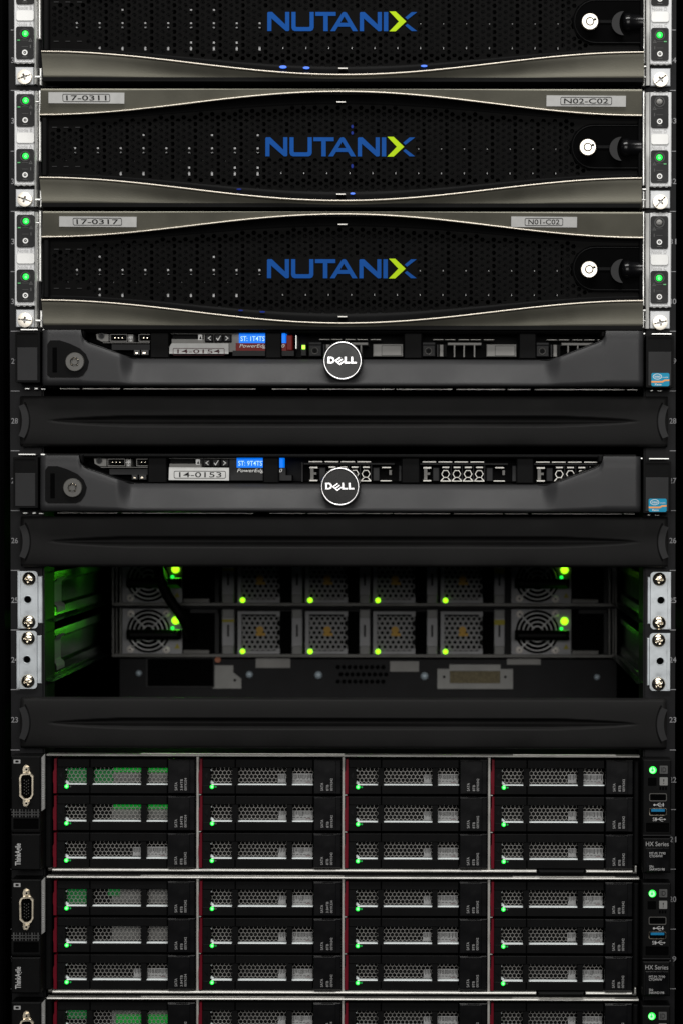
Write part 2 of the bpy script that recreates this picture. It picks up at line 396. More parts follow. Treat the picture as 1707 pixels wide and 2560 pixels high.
# ================================================================== two-unit appliances with the wavy metal lips
YB, YM = -.023, -.012       # lip front, grille plane
XL, XR = 100.0, 1603.0
SM = S * (L + YM) / L
def sn(px): return math.sin(math.pi / 2 * min(1, abs(px - 853) / 752)) ** 2
def bead_t(px): return 229 + 59 * sn(px)
def bead_b(px): return 502 - 57 * sn(px)
NUT_BASE = V3(853, 525, 0)
def lip_y_top(py): return YB + .0004 + .000095 * (py - 222.5)     # the upper lip leans in towards its lower edge
def appliance(k, label, delta_px, jit_px, tags, leds, blues):
    d0 = V3(853, 375, 0); d1 = V3(853 + delta_px[0], 375 + delta_px[1], 0); delta = d1 - d0
    root = thing('storage_appliance', label, 'server', NUT_BASE, delta, 'appliances with wavy metal lips')
    def ch(mb):
        mb.pbox(106, 226, 1600, 520, .014, .60)
        mb.pbox(106, 221, 1600, 224.5, .002, .6)
    shared('nut_chassis', 'chassis', M['chassis'], root, ch)
    # drives behind the grille
    for i in range(24):
        x = 176 + i * 57.3
        if 1425 < x: continue
        near = i < 9; kv = random.Random(k * 40 + i).randrange(6)
        def drv(mb):
            mb.pbox(150.5, 300, 204.5, 450, -.004, .0139, 0, .001)
            for a, b in ([t for q, t in enumerate(((336, 345), (369, 383), (417, 422), (425, 439))) if q in ((0, 1, 3), (1, 3), (1, 2, 3), (1,), (0, 1, 2, 3), (1, 3))[kv]] if near else ((371, 378), (429, 435))): mb.pbox(185.5 if near else 188, a, 190.5 if near else 190, b, -.0088, -.0041, 1)  # white tabs paint in the glints of steel latches, narrower to the right
            if near: mb.pbox(166, 402, 172, 404, -.0052, -.0041, 1)
        o = shared(('nut_drive', near, kv if near else 0), 'drive_carrier', [M['chassis'], M['ear']], root, drv, loc=(W(150 + i * 57.1 + jit_px[0], 375, -.0088)[0] - W(150, 375, -.0088)[0], 0, -jit_px[1] * S))
    # ears
    for sd in (-1, 1):
        lf = sd < 0
        pl = (36.5, 86) if lf else (1623, 1677); lo = (40, 86) if lf else (1624, 1674)
        st = (86.3, 93.5) if lf else (1612.5, 1622.7); cs = (97, 103.5) if lf else (1604.5, 1610.5)
        dy = 0 if lf else 1.5
        def ear(mb):
            mb.pbox(pl[0], 228 + dy, pl[1], 464 + dy, -.005, -.0005, 0, .0006)
            mb.pbox(lo[0], 474 + dy, lo[1], 518 + dy, -.004, -.0005, 3, .0005)
            # bent steel edge beside the plate, waisted
            rows = []
            for i in range(13):
                py = 228 + dy + (517 - 228) * i / 12; q = 1.2 * math.exp(-((py - 440) / 40) ** 2)
                rows.append([(W(st[0] - .5, py, -.006)[0], -.004, W(60, py, -.006)[1]), (W(st[0] + 1 + q, py, -.009)[0], -.008, W(60, py, -.009)[1]),
                             (W(st[1] - 1 - q, py, -.009)[0], -.009, W(60, py, -.009)[1]), (W(st[1], py, -.007)[0], -.004, W(60, py, -.007)[1]), (W(st[1], py, -.007)[0], .012, W(60, py, -.007)[1])])
            mb.grid(rows, 1, False)
            mb.pbox(cs[0], 226, cs[1], 404 if lf else 463, -.002, .012, 1, .0006); mb.pbox(cs[0] + (3 if lf else 0), 476, cs[1] + (3 if lf else 0), 519, -.002, .012, 1, .0006)
            for py in (231.5, 461):
                for q in (-15, 0, 15): mb.annulus((pl[0] + pl[1]) / 2 + q, py + dy, 5, 4, -.0052, -.0049, 2, 14)
            mb.pbox(*((89, 253, 99, 256.5) if lf else (1604, 470, 1614, 474)), -.0125, -.011, 1, .0003)
            mb.pbox(*((88, 497, 103, 502) if lf else (1603, 497, 1613, 500)), -.0125, -.011, 1, .0003)
        e = shared(('ear', sd), 'mounting_ear', [M['ear'], M['steelb'], M['printg'], M['ear2']], root, ear)
        cx = 63.5 if lf else 1647.5
        for q, (pa, pb, ly, ry) in enumerate(((236, 318, 252, 301), (373, 455, 391, 438))):
            pa += dy; pb += dy
            def panel(mb):
                mb.prism(prr(cx - 22, pa, cx + 22, pb, 6, -.0056), -.0056, -.0045, 0)
                tx = cx + (14 if lf else -13); py = ly + 16 + dy
                mb.prism(WP([(tx - 5, py + 4), (tx + 5, py + 4), (tx, py - 5)], -.0058), -.0058, -.0055, 1, [WP([(tx - 2, py + 2), (tx + 2, py + 2), (tx, py - 2)], -.0058)])
                mb.pbox(cx - 8, py - .5, cx + 8, py + .5, -.0058, -.0055, 1); mb.pbox(cx - 8, py + 16, cx + 8, py + 17, -.0058, -.0055, 1)
                mb.pbox(tx - 1.2, py + 12, tx + 1.2, py + 20, -.0058, -.0055, 1)
                mb.annulus(cx, ly + dy, 13, 10, -.006, -.0055, 2, 24)
                mb.pbox(cx - 6, pb - 7, cx + 6, pb - 5, -.0058, -.0055, 1)
            shared(('cpanel', sd, q), 'control_panel', [M['panel'], M['mark'], M['blackg']], e, panel)
            on = leds[(0 if lf else 2) + q]
            def led(mb):
                mb.disc(cx + (1 if lf else -.5), ly + dy, 7.6, -.006, -.005, 0, 20, .0010)
                mb.annulus(cx + (1 if lf else -.5), ly + 1 + dy, 2.8, 1.7, -.0073, -.0068, 1, 12)
            shared(('pled', sd, q, on), 'power_button', [M['green'], M['greenc']] if on else [M['grey'], M['glabel']], e, led)
            if on: shared(('dash', sd, q), 'network_led', M['gdim'], e, lambda mb: mb.pbox(*((cx - 19, ly + 15 + dy, cx - 12, ly + 17.5 + dy) if lf else (cx + 10, ly + 15 + dy, cx + 17, ly + 17.5 + dy)), -.006, -.0055))
            shared(('ring', sd, q), 'reset_button', M['white'], e, lambda mb: (mb.annulus(cx, ry + dy, 6.8, 3.8, -.0062, -.005, 0, 20), mb.disc(cx, ry + dy, 1.2, -.0059, -.005, 0, 8)))
            nm = ('Node B', 'Node A')[q] if lf else ('Node D', 'Node C')[q]
            ty = (321, 362)[q] + dy
            shared(('node', nm), 'node_lettering', M['printg'], e, lambda mb: mb.text(nm, cx - 20, ty, cx + 18, ty + 9, -.0053))
        def bl(mb):
            mb.prism(prr(cx - 22, 332 + dy, cx + 23, 359 + dy, 6, -.0054), -.0054, -.0045, 1)
            mb.prism(prr(cx - 21.2, 332.8 + dy, cx + 22.2, 358.2 + dy, 5.4, -.0058), -.0058, -.0045, 0)
        shared(('blanklabel', sd), 'blank_label', [M['white'], M['printg']], e, bl)
        screw(e, (62 if lf else 1650), 499 + 3 * dy, 18, -.0082, 'combo', random.uniform(.6, 2.6))
    # ---------------- bezel
    j0 = V3(853, 375, YB); j1 = V3(853 + jit_px[0], 375 + jit_px[1], YB); jit = j1 - j0
    def body(mb):   # dark ends and the walls that run from the trim back to the grille
        xs = [XL + (XR - XL) * i / 70 for i in range(71)]
        for fn, sg in ((bead_t, 1), (bead_b, -1)):
            rows = []
            for px in xs:
                b = fn(px); dp = (14 + 18 * (1 - sn(px))) if sg > 0 else (10 + 12 * (1 - sn(px)))
                r = []
                for q in range(7):
                    t = q / 6; ys = (lip_y_top(b) if sg > 0 else YB) + .001; y = ys + (YM - ys) * (1 - (1 - t) ** 2); py = b + sg * dp * t
                    x, z = W(px, py, y); r.append((x, y, z))
                x, z = W(px, b + sg * (dp + 3), YM); r.append((x, YM + .001, z))
                rows.append(r)
            mb.grid(rows, 0, True)
        mb.pbox(104, 292, 119, 442, YM - .004, .0005, 0, .001); mb.pbox(1594, 292, 1602, 442, YM - .004, .0005, 0, .001)
        mb.pbox(104, 224, 1600, 236, YM - .008, .0005); mb.pbox(104, 508, 1600, 518, YM - .008, .0005)
        # shallow panel seams at the left of the grille
        for py in (319, 417):
            for px in (137, 166, 195): mb.pbox(px - 6, py - 1, px + 6, py + 1, YM - .0006, YM + .0006, 1)
        mb.pbox(844 - 3, 253.5, 863, 256, YM - .006, YM, 2); mb.pbox(841, 484, 863, 486.5, YM - .010, YM, 2)
    bz = shared('bezel', 'bezel', [M['black'], M['dgrey'], M['hexsteel']], root, body); bz.location = jit
    def pocket_in(px, py, e=0): 
        cx = 1482
        if px > cx: return abs(py - 367) < 51 + e
        return math.hypot(px - cx, py - 367) < 51 + e
    def grille(mb):
        x0, z1 = W(104, 240, YM); x1, z0 = W(1600, 500, YM)
        kx = (1600 - 104) / (x1 - x0); kz = (500 - 240) / (z1 - z0)
        def st(x, z):
            px = 104 + (x - x0) * kx; py = 240 + (z1 - z) * kz
            if px < 115 or px > 1591: return 0
            if pocket_in(px, py, 4): return 0
            t, b = bead_t(px), bead_b(px)
            if py < t - 2 or py > b + 2: return 0
            if pocket_in(px, py, 12): return 1
            if py < t + 20 + 17 * (1 - sn(px)) or py > b - 15 - 10 * (1 - sn(px)): return 1
            if px < 124 or px > 1592: return 1
            if 655 < px < 1042 and 337 < py < 396: return 1
            if (px < 205 and (py < 325 or py > 409)): return 1
            return 2
        perforate(mb, x0, x1, z0, z1, 16.4 * SM, 6.0 * SM, YM, .0012, st, True)
    shared('nut_grille', 'perforated_grille', M['grille'], bz, grille)
    def pocket(mb):
        def outline(e, y):
            pts = [(1602, 367 - 51 - e), (1602, 367 + 51 + e)]
            for i in range(13):
                a = math.radians(90 + 180 * i / 12); pts.append((1482 + (51 + e) * math.cos(a), 367 + (51 + e) * math.sin(a)))
            return WP(pts, y)
        o, i_ = outline(7, YM), outline(0, YM)
        mb.prism([(x, z) for x, z in o], YM - .0008, .0, 0)
        # the pocket floor is darker, set back inside a raised rim
        mb.tube([Vector((x, YM - .0010, z)) for x, z in outline(2, YM)[1:]] + [Vector((outline(2, YM)[0][0], YM - .0010, outline(2, YM)[0][1]))], .0006, 6, 1)
        mb.prism([(x, z) for x, z in i_], YM - .0011, YM - .0009, 2)
    shared('nut_pocket', 'lock_recess', [M['frame'], M['black'], M['frame']], bz, pocket)
    def lock(mb):
        x, z = W(1468, 367, YM - .006); r = 20.5 * S
        mb.lathe(x, z, [(r, YM - .001), (r, YM - .0055), (r * .94, YM - .0062), (r * .52, YM - .0062)], 32, 0, False)
        mb.lathe(x, z, [(r * .52, YM - .0062), (r * .50, YM - .0045), (r * .38, YM - .0045)], 32, 1, False)
        mb.lathe(x, z, [(r * .38, YM - .0045), (r * .38, YM - .0064), (.00001, YM - .0064)], 32, 0, False)
        mb.pbox(1478, 359, 1484, 364, YM - .0066, YM - .0060, 1)
        mb.pbox(1490, 362, 1524, 373, YM - .0022, YM - .001, 2, .001)
    shared('nut_lock', 'key_lock', [M['cream'], M['chassis'], M['black']], bz, lock)
    def knob(mb):
        y = YM - .005; out = []
        for i in range(15):
            a = math.radians(90 + 180 * i / 14); out.append((1552 + 30 * math.cos(a), 371 - 30 * math.sin(a)))
        a0 = math.asin(30 / 46.)
        for i in range(11):
            a = math.pi + a0 - 2 * a0 * i / 10; out.append((1587 + 46 * math.cos(a), 371 - 46 * math.sin(a)))
        mb.prism(WP(out, y), y, y + .004, 0)
        x0, z = W(1546, 370, YM); x1 = W(1601, 370, YM)[0]
        mb.lathe(YM + .001, z, [(.0001, x0 + .0005), (.0055, x0 + .0008), (.0072, x0 + .003), (.0075, x0 + .006), (.0065, x0 + .0075), (.0062, x1)], 28, 1, True, 'X')
    shared('nut_knob', 'release_latch', [M['dgrey'], M['blackg']], bz, knob)
    def lip(mb, upper):
        rows = []
        for i in range(91):
            px = XL + (XR - XL) * i / 90; r = []
            b = bead_t(px) if upper else bead_b(px); e = 222.5 if upper else 521
            h = abs(e - b) / 70.0
            for q in range(13):
                t = q / 12; py = b + (e - b) * t
                if upper: y = lip_y_top(py) + .0006
                else:
                    y = YB + .0012 + .0034 * min(1, h * 1.3) * math.sin(math.pi * t * .62) ** 1.3 - .0 * t
                    y += .30 * (1 - sn(px)) ** 1.5 * abs(e - b) * S * t
                    if t > .80: y += .008 * (t - .80) ** 2 / .04
                pxx = px + ((6 * t if not upper else 3 * t) if i == 0 else 0)
                x, z = W(pxx, py, y); r.append((x, y, z))
            x, z = W(px, e, r[-1][1]); r.append((x, .0, z)); rows.append(r)
        mb.grid(rows, 0, True)
    shared('nut_lip_u', 'upper_lip', M['lip'], bz, lambda mb: lip(mb, True))
    shared('nut_lip_l', 'lower_lip', M['lip'], bz, lambda mb: lip(mb, False))
    for nm, fn in (('u', bead_t), ('l', bead_b)):
        shared('nut_bead_' + nm, 'metal_trim', M['bead'], bz, lambda mb: mb.tube([(lambda px: (lambda y: Vector((W(px, fn(px), y)[0], y, W(px, fn(px), y)[1])))(lip_y_top(fn(px)) if nm == 'u' else YB))(XL + (XR - XL) * i / 120) for i in range(121)], .00085, 10, 0))
    # lettering on a smooth strip of the grille
    def LG(pts): return WP([(664 + (a - 275) * (1036.5 - 664) / 1020., 342.5 + (b - 90) * (391 - 342.5) / 130.) for a, b in pts], YM - .0006)
    def logo(mb):
        y0, y1 = YM - .0006, YM + .0002
        N_ = [(275, 220), (275, 98), (281, 92), (308, 92), (397, 175), (397, 92), (425, 92), (425, 214), (419, 220), (402, 220), (303, 135), (303, 220)]
        mb.prism(LG(N_), y0, y1, 0)
        mb.prism(LG([(440, 92), (440, 198), (447, 213), (462, 220), (570, 220), (585, 213), (592, 198), (592, 92), (564, 92), (564, 188), (558, 193), (474, 193), (468, 188), (468, 92)]), y0, y1, 0)
        mb.prism(LG([(603, 92), (742, 92), (742, 118), (688, 118), (688, 220), (658, 220), (658, 118), (603, 118)]), y0, y1, 0)
        mb.prism(LG([(705, 220), (783, 98), (792, 92), (806, 92), (815, 98), (890, 220), (856, 220), (837, 190), (757, 190), (738, 220)]), y0, y1, 0, [LG([(772, 164), (824, 164), (798, 122)])])
        mb.prism(LG([(a + 628, b) for a, b in N_]), y0, y1, 0)
        mb.prism(LG([(1067, 92), (1097, 92), (1097, 220), (1067, 220)]), y0, y1, 0)
        mb.prism(LG([(1213, 128), (1257, 92), (1295, 92), (1229, 142)]), y0, y1, 0)
        mb.prism(LG([(1213, 182), (1229, 170), (1295, 219), (1257, 219)]), y0, y1, 0)
    shared('nut_logo', 'logo_lettering', M['blue'], bz, logo)
    shared('nut_chev', 'logo_chevron', M['lime'], bz, lambda mb: mb.prism(LG([(1105, 88), (1148, 88), (1220, 155), (1148, 221), (1105, 221), (1170, 155)]), YM - .0007, YM + .0002, 0))
    for (x0, y0, x1, y1, t, tx0, tx1, sk) in tags:
        def tagm(mb):
            y = YB - .0012
            mb.prism(WP([(x0 + sk, y0), (x1 + sk, y0 + 1), (x1, y1 + 1), (x0, y1)], y), y, y + .0004, 0)
            h = y1 - y0
            o = prr(tx0, y0 + h * .15, tx1, y1 - h * .12, 4, y); i_ = prr(tx0 + 1.4, y0 + h * .15 + 1.4, tx1 - 1.4, y1 - h * .12 - 1.4, 3, y)
            mb.prism(o, y - .0001, y, 1, [i_])
            mb.text(t, tx0 + 9, y0 + h * .28, tx1 - 9, y1 - h * .25, y - .0001, 1, bold=.008)
        mb = MB(); tagm(mb)
        za, zb = W(853, 200, YB)[1], W(853, 300, YB)[1]
        mb.v = [(vx, vy - (YB - .0012) + lip_y_top(200 + 100 * (vz - za) / (zb - za)) - .0002, vz) for vx, vy, vz in mb.v]
        mb.build('asset_label', [M['paper'], M['inkd']], bz)
    for (bx, by, bw, bh, bright) in blues:
        def bl(mb):
            y = YM - .004; x, z = W(bx, by, y); seg = 14
            mb.prism([(x + bw * S * math.cos(2 * math.pi * i / seg), z + bh * S * math.sin(2 * math.pi * i / seg)) for i in range(seg)], y, y + .0012, 0)
        mb = MB(); bl(mb); mb.build('indicator_light', M['bled'] if bright else M['bledd'], bz)
    return root
appliance(0, 'black perforated server with wavy metal lips, cut off by the top of the picture', (0, -305), (5, -6), [], (1, 1, 1, 1),
          [(703, 481, 9, 3.6, 1), (761, 483, 8, 3, 1), (1054, 478, 8, 2.6, 1)])
appliance(1, 'black perforated server with wavy metal lips bearing labels 17-0311 and N02-C02', (0, 0), (0, 0),
          [(119, 230, 309, 256, '17-0311', 155, 274, 1.5), (1365, 236, 1564, 262, 'N02-C02', 1400, 1529, 0)], (1, 1, 0, 1),
          [(881, 483.5, 6, 2.4, 1), (598, 473, 6, 1.8, 0), (880, 316, 3, 4, 0), (880, 332, 3, 4, 0), (880, 415, 3, 5, 0)])
appliance(2, 'black perforated server with wavy metal lips bearing labels 17-0317 and N01-C02', (0, 300.5), (4, 2),
          [(141, 233.5, 335, 258.5, '17-0317', 176, 299, 1.5), (1273, 232.5, 1438, 258, 'N01-C02', 1307, 1403, 0)], (1, 1, 0, 1),
          [(652, 474.5, 7, 2, 0), (598, 471, 6, 1.5, 0)])

# ================================================================== one-unit servers with a charcoal bezel and round badge
OPEN = [(107, 826), (203, 826), (206, 842), (211, 849), (222, 857), (260, 870), (310, 889), (330, 895), (350, 897.5), (1350, 899), (1372, 898), (1395, 892), (1440, 874), (1488, 856), (1503, 849), (1510, 840), (1513, 826), (1607, 826)]
YD = -.024
DELL_BASE = V3(853, 975, 0)
def dell(label, delta_px, tag_text, ink, lcd_text, kind):
    d0 = V3(853, 900, 0); d1 = V3(853 + delta_px[0], 900 + delta_px[1], 0)
    root = thing('rack_server', label, 'server', DELL_BASE, d1 - d0, 'servers with a round badge')
    def ch(mb):
        mb.pbox(108, 833, 1600, 972, .020, .62)
        for a, b in ((150, 200), (208, 300), (310, 640), (680, 768), (775, 985), (990, 1130), (1140, 1262), (1268, 1325), (1335, 1560), (1566, 1592)):
            mb.pbox(a, 971.5, b, 974, -.004, .018, 1)
        mb.pbox(112, 826, 1595, 831, .004, .018, 0)
        for a in range(8):
            for bx in (720, 1085, 1368): mb.pbox(bx + a * 18.5, 828, bx + 9 + a * 18.5, 830, .0035, .006, 1)
    shared(('dell_ch'), 'chassis', [M['chassis'], M['hexsteel']], root, ch)
    def bez(mb):
        xs = sorted(set([107, 112, 1602, 1607] + [107 + 1500 * i / 100 for i in range(101)] + [a for a, b in OPEN] + [290 + 4 * i for i in range(14)] + [1350 + 4 * i for i in range(16)]))
        rows = []
        for px in xs:
            o = lerp_tab(OPEN, px)
            c = max(0, min(1, (px - 296) / 44)) * max(0, min(1, (1404 - px) / 50)); c = c * c * (3 - 2 * c)
            yt = YD + .0010 + .0105 * c
            edge = .0035 if px in (107, 1607) else 0
            r = []
            for q in range(10):
                t = q / 9; py = o + (962 - o) * t
                y = yt + (YD - yt) * (t ** .9) + edge
                if t < .12: y += .002 * (1 - t / .12)
                x, z = W(px, py, y); r.append((x, y, z))
            for py, y in ((966, YD + .003), (968, YD + .008), (968, .0)):
                x, z = W(px, py, y + edge); r.append((x, y + edge, z))
            rows.append(r)
        mb.grid(rows, 0, True)
        for px in (107, 1607):   # closed ends
            e = [W(px, 826, YD + .0035), W(px, 966, YD + .0035)]
            mb.add([(e[0][0], YD + .0035, e[0][1]), (e[0][0], .0, e[0][1]), (e[1][0], .0, e[1][1]), (e[1][0], YD + .0035, e[1][1])], [(0, 1, 2, 3)])
    bz = shared('dell_bezel', 'bezel', M['dell'], root, bez)
    def inner(mb):
        xs = [203 + (1514 - 203) * i / 110 for i in range(111)]; rows = []
        for px in xs:
            o = lerp_tab(OPEN, px)
            c = max(0, min(1, (px - 296) / 44)) * max(0, min(1, (1404 - px) / 50))
            yt = YD + .0030 + .0105 * c; r = []
            for q in range(5):
                t = q / 4; py = max(824, o + 1 - 6 * t); y = yt - .0008 * (1 - t) + (.002 - yt) * t
                x, z = W(px, py, y); r.append((x, y, z))
            rows.append(r)
        mb.grid(rows, 0, True)
        for a, b in ((375, 424), (663, 704), (1008, 1055), (1295, 1340)):
            mb.pbox(a, 829, b, 897, -.0105, .004, 0, .001)
        mb.pbox(205, 824, 1511, 832, -.014, .004, 0, .001)
        mb.pbox(203, 824, 214, 846, -.016, .004, 0, .001); mb.pbox(1500, 824, 1513, 842, -.016, .004, 0, .001)
    shared('dell_inner', 'opening_surround', M['black'], bz, inner)
    # lock on its dark shield
    def lk(mb):
        y = YD - .0003
        mb.prism(WP([(119, 862), (126, 852), (150, 852), (175, 860), (200, 872), (215, 886), (223, 905), (219, 924), (208, 940), (196, 945), (126, 945), (119, 938)], y), y, y + .004, 0)
        mb.pbox(132, 870, 143, 932, y - .0003, y, 1)
        x, z = W(187.5, 906, y - .002); r = 23.5 * S
        mb.lathe(x, z, [(r, y), (r, y - .0018), (r * .93, y - .0024), (r * .5, y - .0024), (r * .46, y - .0005), (r * .30, y - .0005), (r * .28, y - .0018), (.00001, y - .0018)], 32, 2, False)
        for a in (40, 130, 220, 310, 85):
            g = math.radians(a); mb.lathe(x + r * .43 * math.cos(g), z + r * .43 * math.sin(g), [(.00001, y - .0030), (r * .09, y - .0026), (r * .09, y - .001)], 8, 3)
    shared('dell_lock', 'key_lock', [M['black'], M['frame'], M['dsteel'], M['nickel']], bz, lk)
    # badge
    def bdg(mb):
        y = YD - .002
        x, z = W(856, 902, y)
        mb.disc(856, 902, 44, y, y + .012, 0, 48)
        mb.torus(856, 902, 45.0, 3.0, y - .0003, 1, 56, 10)
        mb.lathe(x, z, [(48 * S, y + .0006), (49.5 * S, y + .003), (49.5 * S, y + .012)], 48, 0)
    def BL(pts, y): return WP([(819.5 + (a - 520) / 4.3556, 892 + (b - 358) / 4.3556) for a, b in pts], y)
    b_ = shared('dell_badge', 'round_badge', [M['blackg'], M['satin']], bz, bdg)
    def blet(mb):
        y0 = YD - .0028; y1 = YD - .0019
        D = [(520, 358), (565, 358), (580, 366), (590, 380), (592, 396), (588, 412), (578, 424), (562, 430), (520, 430)]
        Dh = [(540, 374), (560, 374), (570, 382), (573, 396), (570, 408), (558, 414), (540, 414)]
        mb.prism(BL(D, y0), y0, y1, 0, [BL(Dh, y0)])
        for oy in (0, 1, 2):   # the slanted letter
            q = [(596 + oy * 22, 398 + oy * 20), (648 + oy * 22, 360 + oy * 20), (660 + oy * 22, 368 + oy * 20), (608 + oy * 22, 407 + oy * 20)]
            mb.prism(BL(q, y0), y0, y1, 0)
        mb.prism(BL([(592, 400), (602, 393), (662, 440), (652, 450)], y0 + .0001), y0 + .0001, y1, 0)
        for ox in (0, 70):
            mb.prism(BL([(700 + ox, 358), (720 + ox, 358), (720 + ox, 413), (760 + ox, 413), (760 + ox, 430), (700 + ox, 430)], y0), y0, y1, 0)
    shared('dell_lett', 'badge_lettering', M['satin'], bz, blet)
    # ears
    for sd in (-1, 1):
        a, b = (38.5, 100.5) if sd < 0 else (1614, 1683)
        yy = 830 if sd < 0 else 838; yb = 957 if sd < 0 else 967
        def ear(mb):
            mb.pbox(a, yy, b, yb, -.022, -.003, 0, .0008)
            o = prr(a, yy, b, yb, 2, -.0226); i_ = prr(a + 4, yy + 5, b - 5, yb - 3, 2, -.0226)
            mb.prism(o, -.0226, -.0219, 0, [i_])
            # cover, with a finger scoop at its top
            mb.pbox(a + 5, yy + 40, b - 6, yb - 4, -.0224, -.0219, 1, .0003)
            mb.pbox(a + 10, yy + 1, b - 10, yy + 4, -.0229, -.0225, 0)
            if sd < 0:
                mb.pbox(63, 971, 75, 975, -.006, -.002, 2, .0003); mb.pbox(87, 970.5, 96, 975, -.006, -.002, 2, .0003); mb.pbox(104, 973, 114, 975, -.006, -.002, 2)
            else:
                mb.pbox(1624, 973, 1631, 977, -.006, -.002, 2, .0003); mb.pbox(1642, 974, 1654, 977, -.006, -.002, 2, .0003)
            mb.pbox(a + 14, yy - 6, b - 6, yy - 3.5, -.010, -.002, 2); mb.pbox(*((108, yy - 6, 118, yy - 3) if sd < 0 else (1606, yy - 7, 1611, yy - 4)), -.010, -.002, 2)
        e = shared(('dell_ear', sd), 'rack_ear', [M['black'], M['dgrey'], M['steelb']], root, ear)
        if sd > 0:
            def stk(mb):
                y = -.0229
                mb.prism(prr(1627, 931, 1672, 964, 4, y), y, y + .0004, 0)
                mb.prism(WP([(1627, 951), (1654, 951), (1660, 947.5), (1672, 947), (1672, 951), (1661, 951.5), (1655, 955), (1627, 955)], y - .0001), y - .0001, y, 1)
                x, z = W(1642, 940, y)
                c = [(math.cos(2 * math.pi * i / 24), math.sin(2 * math.pi * i / 24)) for i in range(24)]
                mb.prism([(x + 11 * S * p, z + 7 * S * q) for p, q in c], y - .0001, y, 2, [[(x + 9.8 * S * p, z + 5.9 * S * q) for p, q in c]])
                mb.text('intel', 1635, 936, 1649, 943, y - .0001, 2); mb.text('inside', 1655, 940, 1669, 943, y - .0001, 2)
                mb.text('Xeon', 1635, 957, 1652, 962, y - .0001, 2, bold=.01)
            shared('dell_sticker', 'processor_sticker', [M['sky'], M['orange'], M['white']], e, stk)
    # ---------------- what shows through the opening
    YI = -.008
    def ctl(mb):
        mb.pbox(208, 831, 640, 898, .0125, .0195, 0)
        mb.prism(WP([(241, 836), (272, 836), (272, 855), (255, 855), (243, 849)], YI), YI, .012, 1)
        mb.annulus(254, 841, 8, 6, YI - .0006, YI, 2, 20); mb.disc(254, 841, 5.5, YI - .0012, YI, 3, 16)
        for a, b in ((275, 319), (347, 377)):
            mb.prism(prr(a, 836, b, 855, 2, YI), YI, .012, 1, [prr(a + 1.6, 838, b - 1.6, 853, 1.5, YI)])
            mb.pbox(a + 5, 842, b - 4, 848, YI + .003, .012, 0)
            for q in (12, 21, 30): mb.pbox(a + q, 844.5, a + q + 2, 846.5, YI + .0026, YI + .003, 4)
        mb.prism(prr(321, 837, 334, 856, 1, YI), YI, .012, 1)
        mb.pbox(326.6, 840, 328.4, 852, YI - .0003, YI, 5); mb.disc(327.5, 852, 2.6, YI - .0003, YI, 5, 12)
        mb.pbox(323.5, 842, 325, 846, YI - .0003, YI, 5); mb.pbox(330, 841, 331.5, 845, YI - .0003, YI, 5)
        mb.pbox(320, 845.2, 333, 846.4, YI - .0002, YI, 5)
        mb.pbox(258, 857, 377, 858.5, YI, .012, 1)
        mb.pbox(280, 862, 377, 876, YI + .001, .012, 3)
        mb.pbox(336, 876, 350, 888, YI, .012, 2); mb.pbox(340, 882, 345, 885, YI - .0004, YI, 4)
        mb.pbox(354, 876, 372, 888, YI, .012, 2); mb.pbox(358, 881.5, 364, 885, YI - .0004, YI, 4)
    shared('dell_io', 'port_panel', [M['black'], M['grey'], M['blackg'], M['dgrey'], M['nickel'], M['white']], root, ctl)
    def keys(mb):
        mb.pbox(428, 834, 664, 836, YI, .012, 1)
        mb.pbox(430, 848.5, 510, 860, YI, .012, 1)
        mb.pbox(432, 837, 492, 848, YI + .004, .012, 0)
        mb.pbox(496, 837, 506, 851, YI - .0004, .012, 5); mb.prism(WP([(502, 840), (505, 849), (499, 848)], YI - .0006), YI - .0006, YI - .0003, 0)
        mb.pbox(510, 834, 598, 880, YI + .0012, .012, 3 if kind == 'B' else 1)
        for i, a in enumerate((513, 536, 558)):
            mb.pbox(a, 836, a + 21, 856, YI - .0012, YI + .001, 0, .0003); mb.pbox(a + 2, 838.5, a + 19, 853.5, YI - .0016, YI, 3, .0003)
            y = YI - .0018; cx, cy = a + 10.5, 846
            if i == 0: P_ = [(4, -6), (-4, 0), (4, 6), (4, 3.5), (-.5, 0), (4, -3.5)]
            elif i == 2: P_ = [(-4, -6), (4, 0), (-4, 6), (-4, 3.5), (.5, 0), (-4, -3.5)]
            else: P_ = [(-6, 0), (-4, -1), (-1.5, 2.5), (5, -6.5), (6.5, -6), (-.5, 6), (-2, 6)]
            mb.prism(WP([(cx + p, cy + q) for p, q in P_], y), y, y + .0003, 5)
    kp = shared(('dell_keys', kind), 'key_panel', [M['black'], M['grey'], M['blackg'], M['dgrey'], M['nickel'], M['white']], root, keys)
    def scr(mb):
        y = YI
        mb.pbox(590, 858, 720, 877, y + .0004, .012, 2 if kind == 'A' else 3)
        mb.pbox(582, 877, 735, 890, y + .0004, .012, 3)
        mb.pbox(598, 832, 713, 858, y, .012, 0)
        mb.text(lcd_text, 602, 841, 669, 853, y - .0002, 1, bold=.004)
        mb.text('PowerEdge R610', 599, 860.5, 712, 872, y, 4, bold=.006, shear=.25)
        if kind == 'A': mb.pbox(716, 838, 731, 876, y - .001, .012, 5, .0006); mb.pbox(739.5, 838, 741.5, 872, y - .001, .012, 6)
    shared(('dell_lcd', kind), 'status_screen', [M['lcd'], M['lcdt'], M['redb'], M['dgrey'], M['white'], M['redb'], M['steelb']], root, scr)
